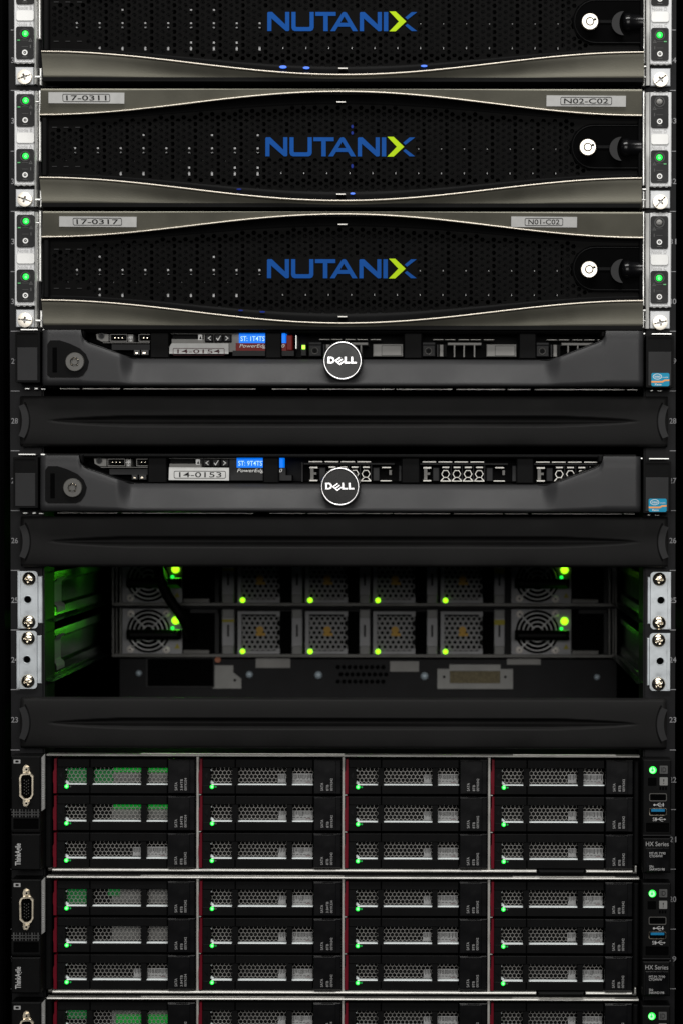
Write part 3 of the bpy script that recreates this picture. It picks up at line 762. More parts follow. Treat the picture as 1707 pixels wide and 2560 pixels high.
    def tg(mb):
        y = YI - .0016
        if kind == 'A':
            mb.prism(WP([(430, 859), (572, 859), (572, 885), (421, 885), (424, 868)], y), y, y + .0004, 0)
            o, i_ = prr(433, 871, 562, 889, 3, y), prr(434.4, 872.4, 560.6, 888, 2, y); t = (444, 874, 551, 884)
        else:
            mb.prism(WP([(429, 857), (579, 858), (579, 890), (428, 889)], y), y, y + .0004, 0)
            o, i_ = prr(441, 866, 571, 885, 4, y), prr(442.4, 867.4, 569.6, 883.6, 3, y); t = (454, 869, 560, 882)
        mb.prism(o, y - .0001, y, 1, [i_]); mb.text(tag_text, *t, y - .0001, 1, bold=.004)
    shared(('dell_tag', kind), 'asset_label', [M['paper'], ink], root, tg)
    for bi, x0 in enumerate((770, 1053, 1337)):
        a = x0; mats = [M['black'], M['hexsteel'] if kind == 'B' else M['steelb'], M['dgrey'], M['grey'], M['dsteel'], M['glime'], M['hexsteel']]
        mb = MB()
        mb.pbox(a - 2, 835, a + 262, 898, .014, .0195, 0); mb.pbox(a, 831, a + 240, 834.9, .008, .0195, 0)
        dc = mb.build('drive_carrier', mats, root)
        def part(name, fn):
            mb = MB(); fn(mb); mb.build(name, mats, dc)
        if kind == 'A':
            for q in (28, 58, 92, 122, 155): part('vent_bar', lambda mb: mb.pbox(a + q, 847.5, a + q + 26, 849.8, YI + .002, .013, 6, .0003))
            def kn(mb):
                mb.pbox(a + 2, 855, a + 34, 862, YI - .001, .013, 2, .0004); mb.pbox(a + 2, 862.2, a + 34, 891, YI - .001, .013, 2, .0006)
                mb.torus(a + 17, 877, 8, 1.2, YI - .0012, 4, 24, 6); mb.disc(a + 17, 877, 5.5, YI - .0012, YI, 0, 16)
            part('release_button', kn)
            def lev(mb):
                mb.pbox(a + 38, 861, a + 42, 891, YI, .013, 2); mb.pbox(a + 45, 861, a + 54, 891, YI - .001, .013, 3, .0004)
                mb.pbox(a + 54.3, 861, a + 62, 891, YI + .003, .013, 0)
            part('lever', lev)
            def gri(mb):
                mb.pbox(a + 65, 856, a + 149, 862.5, YI - .0004, .013, 3, .0004)
                for q in (80, 104, 130): mb.pbox(a + q, 862.7, a + q + 3.5, 892, YI, .013, 3)
            part('vent_grille', gri)
            for q, (c0, c1) in enumerate(((83.5, 104), (108, 130), (134, 153))):
                def cr(mb):
                    c = (c0 + c1) / 2; hw = (c1 - c0) / 2 - .4
                    y = YI + .0006
                    P_ = [(-hw, 866), (-hw + 3, 866), (-2.2, 876), (2.2, 876), (hw - 3, 866), (hw, 866), (hw, 868), (4, 878.5), (hw, 889), (hw, 891.5), (hw - 3.5, 891.5), (2.2, 881), (-2.2, 881), (-hw + 3.5, 891.5), (-hw, 891.5), (-hw, 889), (-4, 878.5), (-hw, 868)]
                    mb.prism(WP([(c + p, r_) for p, r_ in P_], y), y, y + .003, 1)
                part('vent_cross', cr)
            def hd(mb):
                mb.pbox(a + 162, 860, a + 236, 891, YI - .002, .013, 3, .0006)
                o, i_ = prr(a + 183, 863.5, a + 233, 889, 1, YI - .0022), prr(a + 184, 864.5, a + 232, 888, 1, YI - .0022)
                mb.prism(o, YI - .0022, YI - .002, 2, [i_])
            part('handle', hd)
            part('edge_strip', lambda mb: mb.pbox(a + 243, 858, a + 245, 888, YI, .013, 3))
            if bi == 0:
                part('led_housing', lambda mb: mb.pbox(752, 859, 766, 890, YI, .013, 2, .0004))
                part('status_led', lambda mb: mb.pbox(755, 863, 763, 873, YI - .001, YI, 5))
        else:
            part('edge_strip', lambda mb: mb.pbox(a - 10, 845, a - 7, 893, YI, .013, 2)); part('top_bar', lambda mb: mb.pbox(a - 6, 846, a + 222, 851, YI + .003, .013, 2, .0004))
            for q in (8, 48, 88, 128): part('vent_bar', lambda mb: mb.pbox(a + q, 842, a + q + 34, 844.5, YI + .003, .013, 1))
            def cl(mb):
                mb.pbox(a + 10, 856, a + 30, 860, YI + .003, .013, 1); mb.pbox(a + 12, 860.1, a + 20, 888, YI + .004, .013, 3); mb.pbox(a + 20.2, 870, a + 27, 876, YI + .004, .013, 3); mb.pbox(a + 10, 888.1, a + 30, 891.5, YI + .0, .013, 1)
            part('metal_clip', cl)
            for q in (34, 168): part('post', lambda mb: mb.pbox(a + q, 857, a + q + 16, 891, YI - .001, .013, 2, .0005))
            for q in range(4):
                def hx(mb):
                    c = a + 66 + q * 28
                    mb.pbox(c - 8, 855, c + 9, 858.5, YI + .003, .013, 1)
                    y = YI + .001
                    h = [(c + 11 * math.cos(k * math.pi / 3), 873 + 11 * math.sin(k * math.pi / 3)) for k in range(6)]
                    g = [(c + 8.7 * math.cos(k * math.pi / 3), 873 + 8.7 * math.sin(k * math.pi / 3)) for k in range(6)]
                    mb.prism(WP(h, y), y, y + .004, 1, [WP(g, y)])
                    mb.prism(WP([(c - 7, 883.2), (c - 4, 883.2), (c - 9, 889.4), (c - 13, 889.4)], y), y, y + .004, 1); mb.prism(WP([(c + 7, 883.2), (c + 4, 883.2), (c + 9, 889.4), (c + 13, 889.4)], y), y, y + .004, 1)
                    mb.pbox(c - 13, 889.5, c + 13, 892, y + .0001, y + .003, 1)
                    mb.pbox(c + 12.6, 852, c + 14.6, 889, YI + .002, .013, 2)
                part('hexagon_vent', hx)
            def ec(mb):
                mb.pbox(a + 190, 856, a + 212, 859, YI + .003, .013, 1); mb.pbox(a + 186, 889, a + 214, 891.5, YI, .013, 1); mb.pbox(a + 208, 864, a + 214, 876, YI + .003, .013, 3)
            part('metal_clip', ec)
            part('handle', lambda mb: mb.pbox(a + 232, 852, a + 246, 892, YI + .001, .013, 2, .0004))
    return root
dell('black server with round badge directly under the wavy-lipped servers, labelled 14-0154', (0, 0), '14-0154', M['inkr'], 'ST: 1T4TS7', 'A')
dell('black server with round badge between two plain blanking panels, labelled 14-0153', (-6, 310), '14-0153', M['inkd'], 'ST: 9T4TS7', 'B')

# ================================================================== blanking panels
BL_BASE = V3(853, 1116, 0)
def blanking(label, dpx):
    d0 = V3(853, 1053, 0); d1 = V3(853 + dpx[0], 1053 + dpx[1], 0)
    root = thing('blanking_panel', label, 'panel', BL_BASE, d1 - d0, 'one unit blanking panels')
    YF = -.012
    def face(mb):
        x0, z1 = W(50, 990, YF); x1, z0 = W(1668, 1117, YF)
        nx, nz = 150, 52; rows = []
        for i in range(nx + 1):
            u = i / nx; px = 50 + 1618 * (u if True else u); r = []
            q = min(px - 127, 1588 - px)
            hw = 0 if q <= 0 else 13.5 * min(1, (q / 190.)) ** .55
            x = x0 + (x1 - x0) * u
            for j in range(nz + 1):
                v = j / nz; py = 990 + 127 * v; z = z1 + (z0 - z1) * v
                y = YF + .0016 * ((v - .5) * 2) ** 4
                if v < .05: y += .0022 * (1 - v / .05) ** 2
                if v > .95: y += .0030 * ((v - .95) / .05) ** 2
                if hw > 0:
                    e = (py - 1053) / hw
                    if abs(e) < 1:
                        y += .0066 * min(1, hw / 13.5) * (1 - abs(e) ** 2.4 if e < 0 else (1 - e) ** .8)
                r.append((x, y, z))
            r = [(r[0][0], -.001, r[0][2])] + r + [(r[-1][0], -.001, r[-1][2])]
            rows.append(r)
        rows = [[(p[0], -.001, p[2]) for p in rows[0]]] + rows + [[(p[0], -.001, p[2]) for p in rows[-1]]]
        mb.grid(rows, 0, True)
    f = shared('blank_face', 'face_plate', M['blank'], root, face)
    for sd in (-1, 1):
        def clip(mb):
            y = -.0132; pts = []
            cx = 4 if sd < 0 else 1713
            for i in range(13):
                a = math.radians(-34 + 68 * i / 12); pts.append((cx + sd * -1 * 69 * math.cos(a), 1053 + 76 * math.sin(a)))
            inn = []
            for i in range(13):
                a = math.radians(34 - 68 * i / 12); inn.append((cx + sd * -1 * 52 * math.cos(a), 1053 + 66 * math.sin(a)))
            mb.prism(WP(pts + inn, y), y, -.004, 0)
            o = [(cx - sd * 72 * math.cos(math.radians(-36 + 6 * i)), 1053 + 80 * math.sin(math.radians(-36 + 6 * i))) for i in range(13)]
            mb.tube([Vector((W(a, b, -.0117)[0], -.0117, W(a, b, -.0117)[1])) for a, b in o], .0005, 6, 1)
        shared(('blank_clip', sd), 'snap_clip', [M['dgrey'], M['black']], root, clip)
    return root
blanking('plain black blanking panel between the two servers with round badges', (0, 0))
blanking('plain black blanking panel above the open bay, beside rack number 26', (1, 299.5))
blanking('plain black blanking panel below the open bay, beside rack number 23', (-1, 751))

# ================================================================== slide rails in the open bay
def slide_rail(label, sd, up):
    if sd < 0: px0, px1, pf, cx = (45, 95, 107, 73) if up else (42.5, 93, 105, 71)
    else: px0, px1, pf, cx = (1676, 1625, 1617, 1647) if up else (1674, 1623, 1616, 1645.5)
    if sd < 0: ya, yb, s1, s2, hy, hx = (1428, 1571, 1447, 1555, 1499, 70) if up else (1577, 1722, 1596, 1703, 1649, 68)
    else: ya, yb, s1, s2, hy, hx = (1430, 1573, 1448, 1557, 1501, 1651) if up else (1583, 1727, 1601, 1710, 1653, 1649)
    base = V3(cx, yb, 0)
    root = thing('slide_rail', label, 'slide rail', base, group='slide rails of the open bay')
    y = -.0022
    def br(mb):
        a = sorted((px0, px1)); r = 8
        o = prr(a[0], ya, a[1], yb, 1, y)
        # round only the two corners next to the opening
        X0, X1 = W(a[0], (ya + yb) / 2, y)[0], W(a[1], (ya + yb) / 2, y)[0]; Z0, Z1 = W(cx, yb, y)[1], W(cx, ya, y)[1]; q = 9 * S
        pts = []
        if sd < 0:
            pts = [(X0, Z0), (X0, Z1)] + [(X1 - q + q * math.sin(g), Z1 - q + q * math.cos(g)) for g in [i * math.pi / 12 for i in range(7)]] + [(X1 - q + q * math.cos(g), Z0 + q - q * math.sin(g)) for g in [i * math.pi / 12 for i in range(7)]]
        else:
            pts = [(X1, Z0), (X1, Z1)] + [(X0 + q - q * math.sin(g), Z1 - q + q * math.cos(g)) for g in [i * math.pi / 12 for i in range(7)]] + [(X0 + q - q * math.cos(g), Z0 + q - q * math.sin(g)) for g in [i * math.pi / 12 for i in range(7)]]
        hx_, hz_ = W(hx, hy, y)
        hole = [(hx_ + 9 * S * math.cos(2 * math.pi * i / 20), hz_ + 9 * S * math.sin(2 * math.pi * i / 20)) for i in range(20)]
        mb.prism(pts, y, -.0002, 0, [hole])
        mb.lathe(hx_, hz_, [(10.5 * S, y), (10 * S, y - .0004), (9 * S, y), (8.6 * S, y + .0015)], 24, 0)
        mb.prism(hole, -.0003, -.0003, 1)
        # stepped ridge along the outer edge and the bent flange into the bay
        e0, e1 = (px0, px0 + 8) if sd < 0 else (px0 - 9, px0)
        mb.pbox(e0 + .5, ya + 2, e1, yb - 2, y - .0003, y + .0001, 0, .0002)
        f0, f1 = (px1, pf) if sd < 0 else (pf, px1)
        mb.pbox(f0 + .2, ya + 12, f1, yb - 13, -.0008, .010, 0, .0005)
    b = MB(); br(b); bo = b.build('bracket', [M['steel'], M['frame']], root)
    for py in (s1, s2): screw(bo, cx + (0 if py == s1 else -.5), py, 17, y - .0003, 'pan', random.uniform(0, 3))
    # channel that runs back into the rack
    xw = W(pf, (ya + yb) / 2, 0)[0] + (-.0008 if sd < 0 else .0008); sg = 1 if sd < 0 else -1
    zt, zb = W(cx, ya + 6, 0)[1], W(cx, yb - 14, 0)[1]
    prof = [(0.004, 1.0), (0.0, .985), (0.0, .80), (-.003, .74), (-.003, .30), (0.0, .24), (0.0, .06), (.003, .02), (.0075, .0)]
    def zz(f): return zb + (zt - zb) * f
    ch = MB(); rows = []
    for i in range(25):
        yy = .010 + (.292 - .010) * i / 24
        rows.append([(xw + sg * dx, yy, zz(f)) for dx, f in prof])
    ch.grid(rows, 0, False)
    rows = [[(p[0] - sg * .0012, p[1], p[2]) for p in r] for r in rows]; ch.grid(rows, 0, False)
    ch.build('channel', M['railm'], root)
    if sd < 0:
        lb = MB(); rows = []
        for i in range(7):
            yy = .065 + .036 * i / 6
            rows.append([(xw + sg * (lerp_tab([(0, .003), (.02, .003), (.06, 0), (.24, 0), (.30, -.003), (.74, -.003), (.8, 0), (1, 0)], f) + .0006), yy, zz(f)) for f in [.12 + .72 * q / 16 for q in range(17)]])
        lb.grid(rows, 0, True); lb.build('rail_label', M['lvpaper'], root)
M['railm'] = mat('slide_rail_zinc', (.14, .16, .17), .24, 1.0, var=.1, vscale=25, rvar=.03)
M['lvpaper'] = mat('drive_label_grey', (.37, .37, .37), .55, var=.12, vscale=700, spec=.2)
slide_rail('galvanised slide rail at the left of the open bay, upper of the two', -1, True)
slide_rail('galvanised slide rail at the left of the open bay, lower of the two', -1, False)
slide_rail('galvanised slide rail at the right of the open bay, upper of the two', 1, True)
slide_rail('galvanised slide rail at the right of the open bay, lower of the two', 1, False)

# ================================================================== switches seen deep inside the open bay
YR = .300
SR = S * (L + YR) / L          # metres per photo pixel at that depth
SW_BASE = V3(910, 1643, YR)
def switch(label, dz_px):
    d0 = V3(910, 1580, YR); d1 = V3(910, 1580 + dz_px, YR)
    root = thing('network_switch', label, 'switch', SW_BASE, d1 - d0, 'switches at the back of the bay')
    def ch(mb):
        mb.pbox(285, 1522, 1536, 1636, YR + .012, YR + .40, 0)
        mb.pbox(281, 1636, 1540, 1643, YR - .002, YR + .40, 1); mb.pbox(281, 1517.5, 1540, 1521, YR - .002, YR + .4, 0)
        for a, b in ((281, 286), (291, 294), (300, 305), (1520, 1524), (1530, 1533), (1536, 1540)): mb.pbox(a, 1521.5, b, 1635.5, YR - .003, YR + .02, 1)
    shared('sw_ch', 'chassis', [M['chassis'], M['dsteel']], root, ch)
    def disc_r(mb, px, py, rp, y0, y1, m, dome=0): mb.disc(px, py, rp * SR / S, y0, y1, m, 20, dome)
    for q, ox in enumerate((0, 970)):
        def psu(mb):
            y = YR; x, z = W(372 + ox, 1579, y)
            hole = [(x + 55 * SR * math.cos(2 * math.pi * i / 32), max(W(0, 1634, y)[1] + .0002, min(W(0, 1523, y)[1] - .0002, z + 55 * SR * math.sin(2 * math.pi * i / 32)))) for i in range(32)]
            mb.prism(WP([(307 + ox, 1523), (456 + ox, 1523), (456 + ox, 1635), (307 + ox, 1635)], y), y, y + .004, 0, [hole])
            mb.prism(hole, y + .010, y + .010, 1)
            mb.prism(WP([(444 + ox, 1609), (451 + ox, 1622), (437 + ox, 1622)], y - .0003), y - .0003, y, 3)
        p = shared(('sw_psu', q), 'power_supply', [M['swplate'], M['frame'], M['dsteel'], M['yellow']], root, psu)
        def guard(mb):
            y = YR - .001
            for rr in (14, 25, 36, 47): mb.torus(372 + ox, 1579, rr * SR / S, 2.2 * SR / S, y, 0, 36, 6)
            for sx in (-1, 1):
                for sy in (-1, 1):
                    a, b = V3(372 + ox + sx * 8, 1579 + sy * 8, y), V3(372 + ox + sx * 42, 1579 + sy * 42, y)
                    mb.tube([a, b], 2.4 * SR, 6, 0)
        shared(('sw_guard', q), 'fan_guard', M['wire'], p, guard)
        shared(('sw_handle', q), 'pull_handle', M['cable'], p, lambda mb: (mb.pbox(316 + ox, 1576, 452 + ox, 1600, YR - .018, YR - .010, 0, .003), mb.pbox(316 + ox, 1580, 324 + ox, 1596, YR - .010, YR, 0), mb.pbox(444 + ox, 1580, 452 + ox, 1596, YR - .010, YR, 0)))
        for sx, sy in ((328, 1535), (417, 1534), (327, 1624), (417, 1625)):
            local('sw_screw', 'screw', [M['swscrew'], M['frame']], p, lambda mb: (mb.lathe(0, 0, [(.00001, -.0012), (8.5 * SR, -.0010), (9.3 * SR, 0)], 18, 0), mb.lathe(0, 0, [(.00001, -.0014), (2.6 * SR, -.0013)], 6, 1)), V3(sx + ox, sy, YR))
        shared(('sw_led', q), 'status_led', M['glime'], p, lambda mb: disc_r(mb, 439.5 + ox, 1552, 9.5, YR - .001, YR, 0, .001))
        shared(('sw_led2', q), 'status_led', M['green'], p, lambda mb: disc_r(mb, 432 + ox, 1571, 4, YR - .001, YR, 0, .0005))
        def sock(mb):
            y = YR
            mb.pbox(459 + ox, 1524, 550 + ox, 1635, y + .006, y + .011, 1)
            mb.pbox(459 + ox, 1626, 524 + ox, 1635, y - .004, y + .005, 0); mb.pbox(476 + ox, 1524, 545 + ox, 1533, y - .002, y + .005, 2)
            mb.pbox(538 + ox, 1534, 548 + ox, 1634, y, y + .005, 2)
        shared(('sw_sock', q), 'power_socket', [M['dsteel'], M['frame'], M['dgrey']], root, sock)
    for i in range(5):
        def col(mb):
            ox = (i - 0) * 168; y = YR - .002
            a = 556 + ox; b = 586 + ox
            if i: a, b = 730 + (i - 1) * 168, 756 + (i - 1) * 168
            mb.pbox(a, 1524, b, 1636, y, YR + .011, 0, .0004)
            mb.pbox(a + 1, 1615, b - 1, 1636, y - .003, y, 1, .0004); mb.pbox(a + 1, 1525, b - 1, 1545, y - .001, y, 1, .0004)
            if i in (0, 4): mb.pbox(a, 1549, b, 1556 if i == 0 else 1562, y - .0004, y, 2)
            mb.pbox((a + b) / 2 - 2.5, 1562, (a + b) / 2 + 2.5, 1592, y - .0004, y, 3)
        shared(('sw_col', i), 'module_latch', [M['swplate'], M['glabel'], M['yellow'], M['dgrey']], root, col)
    for i in range(4):
        ox = i * 168.6
        def fan(mb):
            y = YR - .001
            out = WP([(595, 1529), (703, 1529), (703, 1637), (595, 1637)], y)
            inn = WP([(603, 1537), (694, 1537), (694, 1629), (603, 1629)], y)
            mb.prism(WP([(595, 1529), (700, 1529), (700, 1541), (691, 1541), (691, 1536), (604, 1536), (604, 1628), (691, 1628), (691, 1622), (700, 1622), (700, 1635), (595, 1635)], y), y, y + .006, 0)
            mb.pbox(604.5, 1538, 698, 1627, YR + .010, YR + .0112, 1)
            mb.pbox(701, 1530, 728, 1634, YR + .004, YR + .011, 1)
        fo = link('fan_module', _SH.setdefault('sw_fan', (lambda mb: (fan(mb), mb.mesh('fan_module', [M['swplate'], M['frame'], M['amber']], root))[1])(MB())) if 'sw_fan' not in _SH else _SH['sw_fan'], root, (ox * SR, 0, 0))
        def gr(mb):
            y = YR + .0012; x0, z1 = W(604, 1537, y); x1, z0 = W(697, 1629, y)
            perforate(mb, x0, x1, z0, z1, 13.6 * SR, 4.6 * SR, y, .001, lambda x, z: 2, False)
        def gr2(mb):
            gr(mb)
        shared('sw_grille', 'fan_grille', M['swgrille'], fo, gr2)
        shared('sw_mark', 'amber_mark', M['amber'], fo, lambda mb: (mb.disc(650, 1575, 11, YR + .0005, YR + .001, 0, 12), mb.pbox(640, 1583, 664, 1590, YR + .0004, YR + .001, 0)))
        shared('sw_fled', 'status_led', M['glime'], fo, lambda mb: disc_r(mb, 607, 1629, 6.2, YR - .0015, YR - .0005, 0, .0008))
    return root
M['swplate'] = mat('switch_plate_grey', (.25, .25, .26), .5, .0, var=.12, bump=.1)
M['swgrille'] = mat('switch_grille_steel', (.17, .17, .17), .5, .0, var=.15)
M['swscrew'] = mat('switch_screw_zinc', (.90, .85, .80), .35, .2, var=.1)
M['plate2'] = mat('zinc_plate_dull', (.20, .20, .19), .5, .1, var=.1)
M['wire'] = mat('fan_guard_wire', (.42, .42, .42), .35, .5, var=.1)
switch('dim grey switch with two fans deep in the bay, lower of the two', 0)
switch('dim grey switch with two fans deep in the bay, upper and partly hidden', -128)

# third device, below the switches
dv = thing('interface_unit', 'dark panel with round screws and a wide grey connector, under the two switches', 'device', V3(930, 1725, YR + .01))
YT = YR + .01
mb = MB(); mb.pbox(300, 1648, 1540, 1765, YT, YT + .3, 0); mb.build('front_panel', M['rack'], dv)
mb = MB(); mb.pbox(365, 1646, 537, 1719, YT - .003, YT - .0001, 1); mb.pbox(370, 1648, 534, 1716, YT - .0034, YT - .003, 0); mb.build('module_cover', [M['frame'], M['dgrey']], dv)
mb = MB(); mb.prism(WP([(537, 1664), (584, 1664), (584, 1682), (604, 1697), (604, 1722), (532, 1722), (537, 1716)], YT - .002), YT - .002, YT - .0003, 0); mb.disc(588, 1701, 4, YT - .0023, YT - .002, 1, 12); mb.build('bracket_plate', [M['plate2'], M['frame']], dv)
for px, py, r in ((624, 1687, 9), (796, 1688, 10), (1060, 1690, 10), (1491, 1692, 8), (348, 1684, 8)):
    local(('dvs', r), 'screw', M['dvscrew'] if 'dvscrew' in M else M.setdefault('dvscrew', mat('blued_zinc_screw', (.45, .54, .60), .4, .3, var=.1)), dv, lambda mb: mb.lathe(0, 0, [(.00001, -.003), (r * SR * .6, -.0026), (r * SR, -.0008), (r * SR, .0002)], 20, 0), V3(px, py, YT))
for a in ((640, 1646, 726, 1670), (974, 1653, 1046, 1679), (1266, 1646, 1350, 1661)):
    mb = MB(); mb.pbox(*a, YT - .0012, YT - .0003, 0); mb.build('label_strip', M['grey'], dv)
mb = MB()
mb.prism(WP([(1092, 1672), (1122, 1672), (1122, 1661), (1250, 1661), (1250, 1672), (1281, 1672), (1281, 1722), (1092, 1722)], YT - .004), YT - .004, YT - .0003, 0, [WP([(1123, 1677), (1249, 1677), (1249, 1708), (1123, 1708)], YT - .004)])
mb.pbox(1123.5, 1677.5, 1248.5, 1707.5, YT - .0025, YT - .0004, 1)
for px in (1109, 1262): mb.disc(px, 1692, 4, YT - .0043, YT - .004, 2, 12)
mb.build('wide_connector', [M['plate2'], M['olive'], M['frame']], dv)
mb = MB()
for i in range(9):
    for j in range(3): mb.disc(845 + i * 14 + (j % 2) * 7, 1668 + j * 18, 7, YT - .0004, YT + .0, 0, 6)
mb.build('vent_holes', M['frame'], dv)
mb = MB(); mb.disc(545, 1650, 9, YT - .003, YT - .002, 0, 12); mb.build('amber_led', M['oled'], dv)

# power cable hanging across the left power supplies
cb = MB()
pts = [V3(392, 1380, YR - .03), V3(398, 1425, YR - .03), V3(407, 1462, YR - .03), V3(421, 1493, YR - .028), V3(440, 1520, YR - .026), V3(457, 1545, YR - .024), V3(470, 1572, YR - .012), V3(482, 1598, YR + .006)]
sm = []
for i in range(len(pts) - 1):
    for t in range(4): sm.append(pts[i].lerp(pts[i + 1], t / 4))
sm.append(pts[-1])
cb.tube(sm, 13 * SR, 12)
o = cb.build('power_cable', M['cable']); o['label'] = 'thick black power cable crossing the left end of the switches'; o['category'] = 'cable'

# ================================================================== two-unit servers with twelve drives
LV_BASE = V3(853, 2190, 0)
YE, YF_ = -.022, -.001
def drive_parts(root, col, row, srv):
    fx = W(135 + 363.6 * col, 1941, YF_)[0] - W(135, 1941, YF_)[0]
    fz = W(135, 1941 + 92.4 * row, YF_)[1] - W(135, 1941, YF_)[1]
    special = col == 0 and row < 2
    rj = random.Random(srv * 100 + col * 10 + row); var_ = rj.randrange(4)
    fx += rj.uniform(-.00012, .00012); fz += rj.uniform(-.00010, .00010); fy = rj.uniform(-.0005, .0004)
    def tray(mb):
        y = YF_
        for a, b in ((143, 224), (225.5, 418)):
            mb.pbox(a, 1899, b, 1920, y, .02, 0, .0004); mb.pbox(a, 1964, b, 1985.5, y, .02, 0, .0004)
        mb.pbox(143, 1920.2, 162, 1963.8, y + .0003, .02, 0); mb.pbox(217, 1920.2, 231, 1963.8, y + .0003, .02, 0); mb.pbox(353, 1920.2, 366, 1963.8, y + .0003, .02, 0)
        mb.prism(WP([(148, 1940), (156, 1930), (156, 1951)], y - .0001), y - .0001, y + .0002, 1)
        mb.pbox(419, 1899, 488, 1985.5, y - .003, .02, 1, .0006)
        mb.pbox(420, 1902, 475, 1984, y - .0036, y - .003, 1, .0003); mb.pbox(440, 1899.5, 470, 1901.2, y - .0036, y - .003, 0, .0002)
        mb.pbox(162, 1921, 419, 1963, .0155, .02, 1)
    d = shared('lv_tray', 'drive_tray', [M['tray'], M['blackg']], root, tray, loc=(fx, fy, fz))
    shared('lv_red', 'red_latch', M['red'], d, lambda mb: mb.prism(WP([(135.5, 1899), (141.5, 1899), (141.5, 1985), (134, 1985), (134, 1962), (132.8, 1955), (132.8, 1932), (135.5, 1925)], YF_ - .002), YF_ - .002, .01, 0))
    def grl(mb):
        y = .0075; x0, z1 = W(164, 1922, y); x1, z0 = W(419, 1962, y)
        wins = [(W(a, 1940, y)[0], W(b, 1940, y)[0]) for a, b in ((165, 217), (231, 353), (366, 419))]
        perforate(mb, x0, x1, z0 + .0008, z1 + .001, 10.35 * S, 5.22 * S, y, .0007, lambda x, z: 2 if any(a - .001 < x < b + .001 for a, b in wins) else 0, False)
    shared('lv_grille', 'perforated_grille', M['lvgrille'], d, grl)
    def ledge(mb):
        for a, b in ((166, 216.5), (231.5, 352.5), (366.5, 419)):
            mb.pbox(a, 1961.6, b, 1963.6, YF_ + .0012, .0072, 0, .0003)
            n = int((b - a) / 10.35)
        mb.prism(WP([(163.5, 1926), (166.5, 1923.5), (166.5, 1928.5)], .004), .004, .0065, 0)
        mb.prism(WP([(163, 1958), (166, 1952), (173, 1958.5), (166, 1960.5)], .004), .004, .0065, 0)
    shared('lv_ledge', 'metal_ledge', M['ledge'], d, ledge)
    shared(('lv_led', srv == 9), 'status_led', [M['green'], M['greenc']], d, lambda mb: (mb.disc(166.5, 1968, 5.2, YF_ - .0006, YF_, 0, 14, .0004), mb.disc(166.5, 1968, 3.0, YF_ - .0011, YF_ - .0005, 1, 10)))
    shared(('lv_led2', var_ == 3), 'activity_led', M['gdim'] if var_ != 3 else M['mark'], d, lambda mb: mb.disc(176, 1968, 2.3, YF_ - .0005, YF_, 0, 10))
    def lab(mb):
        y = .0095; ox_ = (0, 1.5, -1.2, .6)[var_]; oy_ = (0, .8, -.6, 1.2)[var_]
        if special:
            y = .0135; mb.pbox(280, 1922, 352, 1961, y, y + .001, 0); mb.pbox(367, 1922, 419, 1961, y, y + .001, 0)
        else:
            y = .0068
            mb.pbox(333 + ox_, 1935 + oy_, 352.5, 1957 + oy_, y, y + .0004, 2); mb.pbox(367, 1934 + oy_, 419, 1959 + oy_ * .5, y, y + .0004, 2)
            rnd = random.Random(3 + var_)
            for a, b in ((334, 351), (368, 417)):
                x = a
                while x < b:
                    wd = rnd.uniform(.6, 1.8); mb.pbox(x, 1936.5, x + wd, 1936.5 + rnd.uniform(8, 13), y - .0001, y, 1); x += wd + rnd.uniform(.8, 2.4)
            for i in range(5): mb.pbox(370 + i * 9, 1952, 376 + i * 9, 1953.2, y - .0001, y, 1)
            mb.pbox(402, 1955, 414, 1956, y - .0001, y, 3)
    shared(('lv_lab', special, var_), 'drive_label', [M['paperg'], M['inkd'], M['lvpaper'], M['red']], d, lab)
    ssd = special if srv == 0 else (col == 0 and row == 2) or (col == 1 and row == 0)
    def let(mb):
        y = YF_ - .0038
        cap = ('3.84TB', '00YK334') if ssd else ('8TB', '00YK042')
        mb.text('SATA', 437, 1957, 443.5, 1977, y, 0, rot=90); mb.text(cap[0], 451, 1977 - (28 if ssd else 15), 457, 1977, y, 0, rot=90); mb.text(cap[1], 461, 1946, 467, 1977, y, 0, rot=90)
    shared(('lv_let', ssd), 'lettering', M['mark2'], d, let)
    glow = {(0, 0): [(284, 1922, 352, 1932, 0), (367, 1922, 419, 1932, 0), (166, 1923, 216, 1958, 1), (232, 1925, 283, 1960, 1)], (0, 1): [(284, 1922, 352, 1932, 0), (367, 1922, 419, 1932, 0)],
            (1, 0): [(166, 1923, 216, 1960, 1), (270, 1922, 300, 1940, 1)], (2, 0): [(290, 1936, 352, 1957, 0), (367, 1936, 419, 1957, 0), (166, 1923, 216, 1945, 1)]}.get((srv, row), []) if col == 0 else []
    for x0, y0, x1, y1, k in glow:
        mb = MB(); mb.pbox(x0, y0, x1, y1, .0110 if not k else .0118, .0130, 0, .0004); mb.build('painted_glow', M['gglow' if not k else 'gglow2'], d)  # emissive plates paint in the LED glow behind the grille; no light pipe there
M['gglow'] = mat('painted_green_glow', (.0, .05, .01), .4, emis=(.0, .20, .015), es=.75, var=.1)
M['gglow2'] = mat('painted_green_glow_dim', (.0, .03, .01), .4, emis=(.0, .13, .02), es=.5, var=.1)
M['tray'] = mat('drive_tray_black', (.0043, .0043, .0045), .5, bump=.25, var=.15, dust=.03, spec=.06)
M['lvgrille'] = mat('honeycomb_steel', (.31, .30, .285), .42, .5, var=.15, vscale=200)
M['ledge'] = mat('bright_tray_ledge', (.74, .79, .80), .4, .0, var=.04)
M['mark2'] = mat('drive_print_grey', (.30, .30, .30), .55, var=.1)
